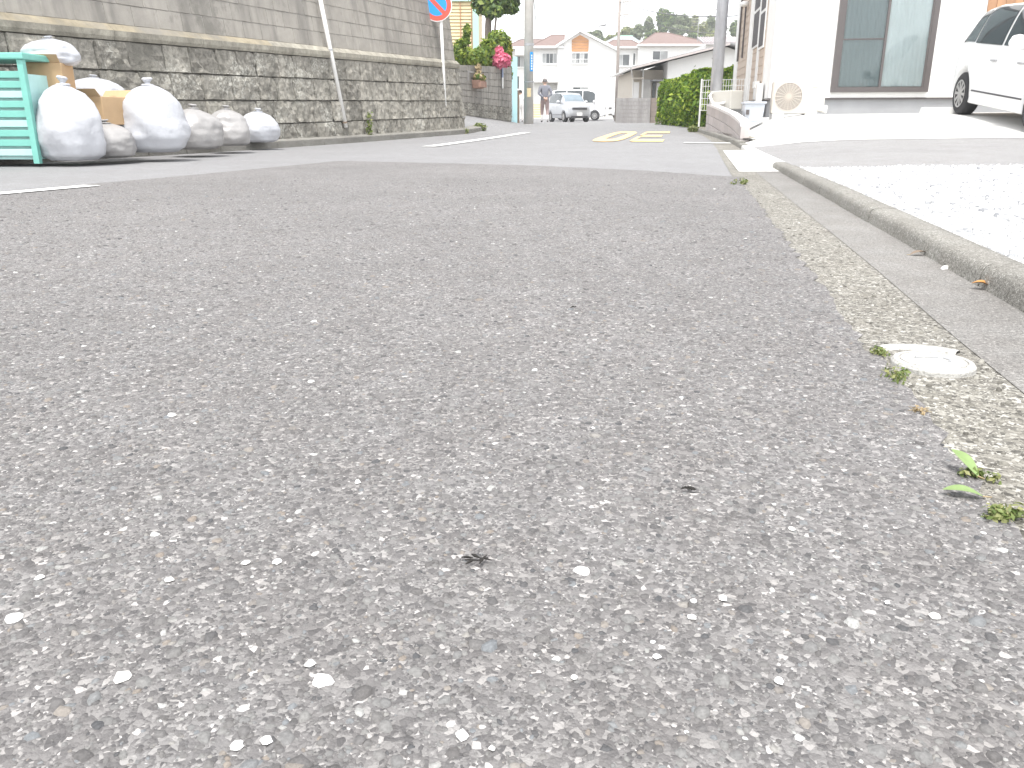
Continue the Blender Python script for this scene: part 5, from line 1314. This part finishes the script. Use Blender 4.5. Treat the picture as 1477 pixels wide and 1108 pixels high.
# silver compact car facing the camera
SC = [(-1.70, .62, .60, .50, .4, .9, 1.1), (-1.64, .70, .68, .56, .3, .98, 1.4), (-1.4, .735, .715, .60, .22, 1.0, 1.56), (-.5, .74, .72, .62, .2, .98, 1.60), (.2, .74, .72, .61, .2, .97, 1.56), (.55, .74, .72, .60, .2, .97, 1.40), (.9, .74, .71, .63, .2, .97, 1.10), (1.05, .74, .70, .64, .2, .96, 1.05), (1.5, .72, .67, .60, .22, .88, .98), (1.66, .68, .64, .56, .26, .72, .86), (1.70, .62, .58, .5, .3, .62, .78)]
Ps = at(821, 176, 49); zz = rz(Ps.x, 49)
o, sf = car('silver_car', (Ps.x, 49.6, zz), R(-90 + 17), SC, 'silver compact car facing the camera in front of the gabled white house', M['car_silver'], (-1.1, 1.1), .28, panes=((-1.45, -.75, 4.15, 5.95), (-.7, .1, 4.12, 5.95), (.14, .5, 4.12, 5.9)), screen=(.42, .88, 6.2), rear=(-1.62, -1.5, 6.4))
side_bits(o, sf, .74, .5, (-.6, .0), M['car_silver'], None); front_bits(o, sf, SC)
VN = [(-1.69, .66, .64, .58, .34, .95, 1.55), (-1.64, .72, .70, .62, .26, 1.0, 1.76), (-1.3, .735, .72, .63, .22, 1.0, 1.83), (.6, .735, .72, .63, .22, 1.0, 1.83), (.95, .735, .72, .61, .22, 1.0, 1.74), (1.3, .735, .71, .60, .22, 1.0, 1.35), (1.5, .73, .70, .62, .24, .98, 1.12), (1.64, .70, .66, .58, .28, .80, .95), (1.69, .64, .6, .52, .32, .66, .80)]
Pv = at(858, 171.5, 55); zz = rz(Pv.x, 55)
o, sf = car('white_van', (Pv.x - 1.05, 55, zz), R(-8), VN, 'small white van parked side on behind the silver compact car', M['car_white'], (-1.05, 1.05), .27, panes=((-1.5, -.75, 4.15, 5.9), (-.7, .25, 4.12, 5.9), (.30, 1.05, 4.12, 5.8)), screen=(1.0, 1.46, 6.2), rear=(-1.67, -1.6, 6.3))
side_bits(o, sf, .735, 1.0, (-.4, .4), M['car_white'], None); front_bits(o, sf, VN)
Pw = at(880, 168, 60); zz = rz(Pw.x, 60)
o, sf = car('white_car', (Pw.x + 1.7, 60.3, zz), R(186), SC, 'white car mostly hidden behind the grey block wall', M['car_white'], (-1.1, 1.1), .28, panes=((-1.45, -.75, 4.15, 5.95), (-.7, .1, 4.12, 5.95), (.14, .5, 4.12, 5.9)), screen=(.42, .88, 6.2), rear=(-1.62, -1.5, 6.4))
side_bits(o, sf, .74, .5, (-.6, .0), M['car_white'], None); front_bits(o, sf, SC)

# ------------------------------------------------------------------ people
def person(loc, heading, J, E, label, mats, pick, hair, k=1.0, hands=()):
    o = thing('person', loc, heading, label, 'person')
    me = bpy.data.meshes.new('body'); names = list(J); me.from_pydata([Vector(J[n_][0]) * k for n_ in names], [(names.index(a), names.index(b_)) for a, b_ in E], [])
    ob = bpy.data.objects.new('body', me); COL.objects.link(ob); ob.parent = o; ROOTM[ob] = ROOTM[o]
    ob.modifiers.new('skin', 'SKIN'); sv = me.skin_vertices[0].data
    for i, n_ in enumerate(names): r_ = J[n_][1] * k; sv[i].radius = r_ if isinstance(r_, tuple) else (r_, r_); sv[i].use_root = (n_ == 'pelvis')
    md = ob.modifiers.new('sub', 'SUBSURF'); md.levels = 2; md.render_levels = 2
    dg = bpy.context.evaluated_depsgraph_get(); dg.update(); m2 = bpy.data.meshes.new_from_object(ob.evaluated_get(dg)); ob.modifiers.clear(); ob.data = m2
    m2.materials.clear()
    for m_ in mats: m2.materials.append(m_)
    for p in m2.polygons: p.use_smooth = True; p.material_index = pick(p.center / k)
    m_ = MB(); hc = Vector(J['head'][0]) * k; prof = []
    n = 14
    vv = []
    for i in range(7):
        th = math.pi * (.02 + .60 * i / 6)
        for j in range(n):
            a = 2 * math.pi * j / n; fw_ = .82 if (math.sin(a) > .2 and i > 3) else 1.0
            vv.append((hc.x + .098 * k * math.sin(th) * math.cos(a), hc.y - .012 * k + .112 * k * math.sin(th) * math.sin(a) * fw_, hc.z + .035 * k + .105 * k * math.cos(th)))
    m_.add(vv, [(i * n + j, i * n + (j + 1) % n, (i + 1) * n + (j + 1) % n, (i + 1) * n + j) for i in range(6) for j in range(n)] + [tuple(range(n))])
    m_.build('hair', hair, o, local=True, smooth=True)
    m_ = MB()
    for s_ in (-1, 1): m_.lathe([(.004, -.012), (.026, -.008), (.03, .0), (.02, .01), (.003, .012)], 8, (hc.x + s_ * .093 * k, hc.y, hc.z - .01), 'x')
    m_.tube([(hc.x, hc.y + .085 * k, hc.z + .02 * k), (hc.x, hc.y + .118 * k, hc.z - .02 * k), (hc.x, hc.y + .088 * k, hc.z - .03 * k)], [.008, .014, .01], 6)
    tag(m_.build('ears_and_nose', M['skin'], o, local=True, smooth=True), kind='stuff')
    for h_, d_, sd_ in hands:
        h_ = Vector(h_) * k; d_ = Vector(d_).normalized(); side = d_.cross(Vector((0, 1, 0))).normalized(); m_ = MB()
        m_.tube([h_ - d_ * .02, h_ + d_ * .05, h_ + d_ * .085], [.026, .036, .030], 8)
        for f_ in range(4):
            q = h_ + d_ * .075 + side * (.024 - .016 * f_); ln = (.06, .072, .068, .052)[f_]
            m_.tube([q, q + d_ * ln * .55 + Vector((0, .006, 0)), q + d_ * ln + Vector((0, .022, 0))], [.0085, .008, .006], 6)
        q = h_ + d_ * .02 + side * .03; m_.tube([q, q + side * .03 + d_ * .02, q + side * .035 + d_ * .055], [.011, .0095, .007], 6)
        m_.build('hand', M['skin'], o, local=True, smooth=True)
    return o
JM = {'pelvis': ((0, 0, .86), .125), 'spine': ((0, -.01, 1.04), .13), 'chest': ((0, .01, 1.22), .155), 'neckb': ((0, .03, 1.375), .07), 'neck': ((0, .05, 1.43), .052), 'head': ((0, .07, 1.515), .088), 'top': ((0, .07, 1.585), .066),
      'sl': ((-.165, .0, 1.325), .068), 'el': ((-.265, -.10, 1.08), .052), 'wl': ((-.075, -.185, .95), .034), 'sr': ((.165, .0, 1.325), .068), 'er': ((.265, -.10, 1.08), .052), 'wr': ((.08, -.19, .94), .034),
      'hl': ((-.085, 0, .80), .105), 'kl': ((-.095, .13, .47), .075), 'al': ((-.09, .10, .09), .042), 'tl': ((-.10, .24, .035), .036), 'hr': ((.085, 0, .80), .105), 'kr': ((.10, .0, .46), .072), 'ar': ((.10, -.19, .13), .042), 'tr': ((.11, -.08, .035), .036)}
EM = [('pelvis', 'spine'), ('spine', 'chest'), ('chest', 'neckb'), ('neckb', 'neck'), ('neck', 'head'), ('head', 'top'), ('chest', 'sl'), ('sl', 'el'), ('el', 'wl'), ('chest', 'sr'), ('sr', 'er'), ('er', 'wr'), ('pelvis', 'hl'), ('hl', 'kl'), ('kl', 'al'), ('al', 'tl'), ('pelvis', 'hr'), ('hr', 'kr'), ('kr', 'ar'), ('ar', 'tr')]
def pickm(c):
    if c.z > 1.395: return 2
    if c.z > .84: return 0
    if c.z > .30: return 1
    return 3 if c.z > .075 else 4
pm = at(785.5, 177.5, 34)
person((pm.x, 34, rz(pm.x, 34)), R(4), JM, EM, 'man in grey blue jacket walking away with hands clasped behind his back', [M['jacket'], M['trousers'], M['skin'], M['cloth_white'], M['shoe']], pickm, M['hair_grey'], 1.0, [((-.05, -.195, .93), (.5, -.05, -.85), -1), ((.06, -.20, .92), (-.5, -.05, -.85), 1)])
JC = dict(JM); JC.update({'el': ((-.23, .02, 1.09), .05), 'wl': ((-.24, .09, .86), .033), 'er': ((.23, .02, 1.09), .05), 'wr': ((.24, .09, .86), .033), 'kl': ((-.09, .02, .46), .075), 'al': ((-.09, 0, .09), .042), 'tl': ((-.10, .13, .035), .036), 'ar': ((.10, -.02, .09), .042), 'tr': ((.11, .11, .035), .036)})
def pickc(c):
    if c.z > 1.40: return 1
    return 0 if c.z > .08 else 2
pc = at(751, 178, 37)
o = person((pc.x, 37, rz(pc.x, 37)), R(20), JC, EM, 'small person in white clothes with black hair half hidden behind the concrete pole', [M['cloth_white'], M['skin'], M['shoe']], pickc, M['hair'], .80, [((-.24, .09, .84), (0, .15, -1), -1), ((.24, .09, .84), (0, .15, -1), 1)])
MB().tube([(-.155, -.03, 1.08), (-.17, -.11, .95), (-.2, -.05, .72), (-.21, .03, .62)], .016, 6).build('bag_strap', M['cloth_red'], o, local=True, smooth=True)

# ------------------------------------------------------------------ wooded hill far behind
mb = MB(); hx, hy = 34.0, 190.0
nn_ = 28
for j in range(nn_ + 1):
    for i in range(nn_ + 1):
        x = hx - 110 + 220 * i / nn_; yv = hy - 50 + 140 * j / nn_
        d = ((x - hx) / 62) ** 2 + ((yv - hy - 15) / 45) ** 2
        mb.v.append((x, yv, 15.5 * math.exp(-d * .9) + 1.0 * noise.noise(Vector((x * .05, yv * .05, 0))) - .8))
for j in range(nn_):
    for i in range(nn_): k = j * (nn_ + 1) + i; mb.f.append((k, k + 1, k + nn_ + 2, k + nn_ + 1)); mb.m.append(0)
tag(mb.build('hill', M['hill'], smooth=True), kind='structure')
HT = [(849, 55, 8, 8, 0, 'round dull green tree at the left foot of the hill'), (862, 52, 12, 8, 0, 'broad dull green tree above the gabled house roof'), (880, 58, 9, 7, 1, 'pale yellowish tree low on the hill beside the brown pole'),
      (905, 47, 10, 8, 1, 'pale green tree just right of the brown pole top'), (921, 45, 11, 10, 0, 'mid green tree left of the tallest dark tree'), (936, 36, 9, 12, 0, 'slender green tree leaning against the tallest dark tree'),
      (953, 31, 12, 19, 2, 'tallest dark green tree on top of the hill'), (968, 33, 12, 15, 2, 'dark rounded tree right of the tallest tree'), (985, 37, 13, 16, 0, 'mid green tree on the hill above the hip roof'), (1001, 38, 12, 14, 1, 'pale green tree on the right slope of the hill'),
      (1014, 45, 11, 14, 1, 'light green tree above the right end of the hip roof'), (1026, 40, 11, 17, 0, 'green tree against the left edge of the steel pole'), (1042, 42, 11, 16, 0, 'green tree on the hill just right of the steel pole'), (1060, 46, 12, 16, 2, 'dark tree on the hill behind the white house corner'),
      (940, 52, 13, 10, 2, 'dark low tree in front of the hill crest'), (977, 46, 14, 9, 0, 'broad green tree low behind the middle of the hip roof'), (912, 54, 10, 7, 0, 'low green tree beside the slate roof'), (1030, 54, 13, 9, 1, 'low pale green tree beside the antenna'), (892, 54, 8, 7, 1, 'small pale tree behind the brown pole'), (1000, 56, 14, 8, 2, 'dark low tree under the pale green trees'), (866, 60, 12, 6, 2, 'dark low tree under the broad dull green tree')]
for i, (px, py, rx, ry, kind, lab) in enumerate(HT):
    Y = 172 + (i * 7 % 13); c = at(px, py, Y); s_ = Y / 1240; rr = np.random.default_rng(300 + i)
    lob = []
    for k in range(7):
        a = rr.uniform(0, 6.28); q = rr.uniform(.2, .62); zz = rr.uniform(-.55, .5)
        lob.append(((c.x + math.cos(a) * q * rx * s_, c.y + math.sin(a) * q * rx * s_, c.z + zz * ry * s_), (rx * s_ * rr.uniform(.38, .55), rx * s_ * .5, ry * s_ * rr.uniform(.36, .5))))
    lob.append(((c.x, c.y, c.z + ry * s_ * .3), (rx * s_ * .5, rx * s_ * .5, ry * s_ * .62)))
    b = Vector((c.x, c.y, c.z - ry * s_ - 2.5))
    plant('hill_tree', lob, 2000, .24, [M['leaf_hill'], M['leaf_hill2'], M['leaf_dark']][kind], lab, 'tree', 400 + i, [([b - Vector((0, 0, 4)), Vector((c.x, c.y, c.z))], [.3, .15])], b, 'trees on the hill behind the houses', 'crown', .4)

hz_ = MB().box(-160, -70, -1.6, 160, 330, 52).build('haze', bpy.data.materials.new('thin_haze')); tag(hz_, kind='stuff')
hm = hz_.data.materials[0]; hm.use_nodes = True; hm.node_tree.nodes.clear()
ho = hm.node_tree.nodes.new('ShaderNodeOutputMaterial'); hv_ = hm.node_tree.nodes.new('ShaderNodeVolumePrincipled'); hv_.inputs['Density'].default_value = .0013; hv_.inputs['Color'].default_value = (.95, .96, .98, 1)
hm.node_tree.links.new(hv_.outputs[0], ho.inputs['Volume'])
# ------------------------------------------------------------------ small things by the gutter and on the road
def at0(px, py, z=0.0): return onz(px, py, z)
vc = onz(1345, 529, -.002)
vo = thing('valve_cover', (vc.x, vc.y, 0), 0, 'small round cover painted worn white set in the gutter band', 'valve cover')
m_ = MB(); n = 40; prof = [(.0, .0085), (.040, .0085), (.0445, .0085), (.0455, .006), (.047, .006), (.048, .0085), (.055, .008), (.058, .004), (.059, -.01)]
vv = []
for r_, z in prof:
    for k in range(n):
        a = 2 * math.pi * k / n; j = 1 + (.035 * noise.noise(Vector((math.cos(a) * 2, math.sin(a) * 2, 4))) if r_ > .06 else 0); vv.append((r_ * j * math.cos(a), r_ * j * math.sin(a), z))
m_.add(vv, [(i * n + k, i * n + (k + 1) % n, (i + 1) * n + (k + 1) % n, (i + 1) * n + k) for i in range(len(prof) - 1) for k in range(n)]); m_.build('cover', M['worn_white'], vo, local=True)
m_ = MB(); m_.tube([(-.022, .012, .0088), (-.008, .016, .0088), (.012, .012, .0088)], .0022, 5); m_.tube([(.018, -.012, .0088), (.024, -.002, .0088), (.02, .010, .0088)], .0022, 5)
tag(m_.build('raised_mark', M['found'], vo, local=True), kind='stuff')
m_ = MB(); n = 26
for k in range(n + 1):
    a = R(40) + R(75) * k / n; j = .006 * noise.noise(Vector((k * .5, 2, 0)))
    for r_, z in ((.084 + j, -.004), (.088 + j, .004), (.101 - j, .004), (.106 - j, -.004)): m_.v.append((r_ * math.cos(a), r_ * math.sin(a) * 1.1, z))
for k in range(n):
    for i in range(3): m_.f.append((k * 4 + i, k * 4 + i + 1, (k + 1) * 4 + i + 1, (k + 1) * 4 + i)); m_.m.append(0)
m_.build('mortar_ring', M['worn_white'], vo, local=True, smooth=True)
def weed(px, py, rad, n, size, label, seed, mat='weed', hgt=.5, stems=0, name='weed'):
    b = onz(px, py, 0); o = thing(name, (b.x, b.y, -.002), 0, label, 'weed', 'weeds along the edge of the asphalt')
    r = np.random.default_rng(seed)
    lob = [((b.x + r.normal(0, rad * .45), b.y + r.normal(0, rad * .45), rad * hgt * .6), (rad * .6, rad * .6, rad * hgt)) for _ in range(4)]
    V, F = leaves(lob, n * 2, size * .62, seed, .8, up=.8, jit=.25); npmesh('foliage', V, F, M[mat], o)
    m_ = MB()
    for k in range(5 + stems):
        a = r.uniform(0, 6.28); d = Vector((math.cos(a), math.sin(a), 0)) * rad * r.uniform(.5, 1.2); q = Vector((b.x, b.y, -.002))
        m_.tube([q, q + d * .5 + Vector((0, 0, rad * hgt * .8)), q + d + Vector((0, 0, rad * hgt * r.uniform(.5, 1.2)))], [size * .10, size * .08, size * .05], 4)
    tag(m_.build('stems', M['dry'] if stems else M[mat], o), kind='stuff'); return o
weed(1268, 511, .016, 60, .0055, 'small weed tuft at the asphalt edge just left of the white cover', 1)
weed(1290, 545, .020, 60, .006, 'sparse pale weed at the asphalt edge below the white cover', 2)
weed(1405, 686, .012, 55, .0055, 'small yellow green weed beside the upright fresh leaf', 3)
weed(1450, 748, .017, 110, .006, 'low clump of weed at the right edge nearest the camera', 4, hgt=.5)
weed(1325, 593, .014, 14, .005, 'dry straw coloured tuft at the asphalt edge between the white cover and the green leaf', 5, 'dry', .35, 12, 'dry_tuft')
weed(1070, 266, .04, 60, .014, 'small green weed at the road edge where the two asphalts meet', 6)
b = at(690, 184, 17.9)
def bigweed(px, py, Y, rad, n, size, label, seed, hgt):
    c = at(px, py, Y); z = rz(c.x, c.y); o = thing('weed', (c.x, c.y, z), 0, label, 'weed', 'weeds along the road edges'); r = np.random.default_rng(seed)
    lob = [((c.x + r.normal(0, rad * .5), c.y + r.normal(0, rad * .3), z + hgt * .5), (rad * .6, rad * .5, hgt * .6)) for _ in range(4)]
    V, F = leaves(lob, n, size, seed, .8); npmesh('foliage', V, F, M['weed'], o)
bigweed(690, 184, 19.0, .16, 260, .035, 'weed clump at the corner of the retaining wall', 11, .14)
bigweed(532, 182, 13.9, .05, 120, .03, 'narrow weed growing up the wall beside the drain pipe', 12, .42)
bigweed(1001, 186, 19.3, .22, 320, .03, 'grassy tuft at the far end of the kerb by the hedge', 7, .12)
bigweed(668, 181, 18.0, .08, 90, .025, 'yellowish weed at the wall corner behind the sign post', 13, .10)
def leaf_blade(px, py, ln, wd, ang, mat, name, label, cat, z=.002, tilt=.3, curl=.25):
    b = onz(px, py, z); o = None; m_ = MB(); n = 9
    u = Vector((math.cos(ang), math.sin(ang), 0)); v = Vector((-u.y, u.x, 0))
    for i in range(n + 1):
        t = i / n; w = wd / 2 * math.sin(math.pi * min(1, t * .96 + .03)) ** .8; zz = z + ln * tilt * t + curl * ln * math.sin(math.pi * t) * .3
        for s_ in (-1, 0, 1): p = Vector((b.x, b.y, 0)) + u * ln * (t - .5) + v * w * s_; m_.v.append((p.x, p.y, zz + abs(s_) * w * .35))
    for i in range(n):
        for s_ in (0, 1): k = i * 3 + s_; m_.f.append((k, k + 1, k + 4, k + 3)); m_.m.append(0)
    o = thing(name, (b.x, b.y, 0), 0, label, cat); m_.build('blade', mat, o, smooth=True)
    p = Vector((b.x, b.y, z)) - u * ln * .5; MB().tube([p - u * ln * .22, p], [.0006, .0009], 5).build('stalk', M['dry'], o)
    return o
leaf_blade(1389, 678, .034, .016, R(115), M['leaf_fresh'], 'fresh_leaf', 'pale green leaf tilted up beside the small yellow green weed', 'leaf', .004, .5)
leaf_blade(1388, 713, .036, .015, R(165), M['leaf_fresh'], 'fresh_leaf', 'dull green leaf lying flat on the asphalt edge nearest the camera', 'leaf', .003, .08)
leaf_blade(1417, 416, .045, .026, R(150), M['leaf_dead'], 'dead_leaf', 'orange brown dead leaf lying in the gutter beside the kerb', 'leaf', .002, .2, .5)
leaf_blade(1325, 367, .05, .02, R(10), M['brass'], 'dead_leaf', 'small dark brown leaf scrap lying in the gutter', 'leaf', .002, .1)
V1, F1 = stone_field(1, np.zeros((1, 3)), np.array([.014]), np.array([.006]), 9, 71); o = npmesh('paint_chip', V1, F1, M['stone_white']); c = onz(1362, 387, 0); o.location = c; tag(o, 'flat white stone chip lying in the gutter near the dead leaf', 'stone')
for px, py, s_, lab in ((686, 814, .0085, 'larger cluster of black bits standing in for a dark pit in the middle foreground'), (990, 710, .006, 'small black speck on the asphalt right of centre'), (827, 446, .006, 'tiny black speck further up the asphalt')):
    c = onz(px, py, 0); r = random.Random(px); o = thing('black_speck', c, 0, lab, 'speck')  # the first is added black bits standing in for a pit's shade
    for k in range(8):
        m_ = MB(); q = Vector((r.uniform(-1, 1) * s_, r.uniform(-.6, .6) * s_, .0042)); a = r.uniform(-1.3, 1.3); b_ = r.uniform(.3, .8)
        m_.tube([q - Vector((math.cos(a), math.sin(a), 0)) * s_ * .6, q + Vector((0, 0, .0012)), q + Vector((math.cos(a + .4), math.sin(a + .4), 0)) * s_ * .6], [.0005, .0022 * b_, .0004], 5)
        m_.build('fragment', M['speck'], o, local=True)
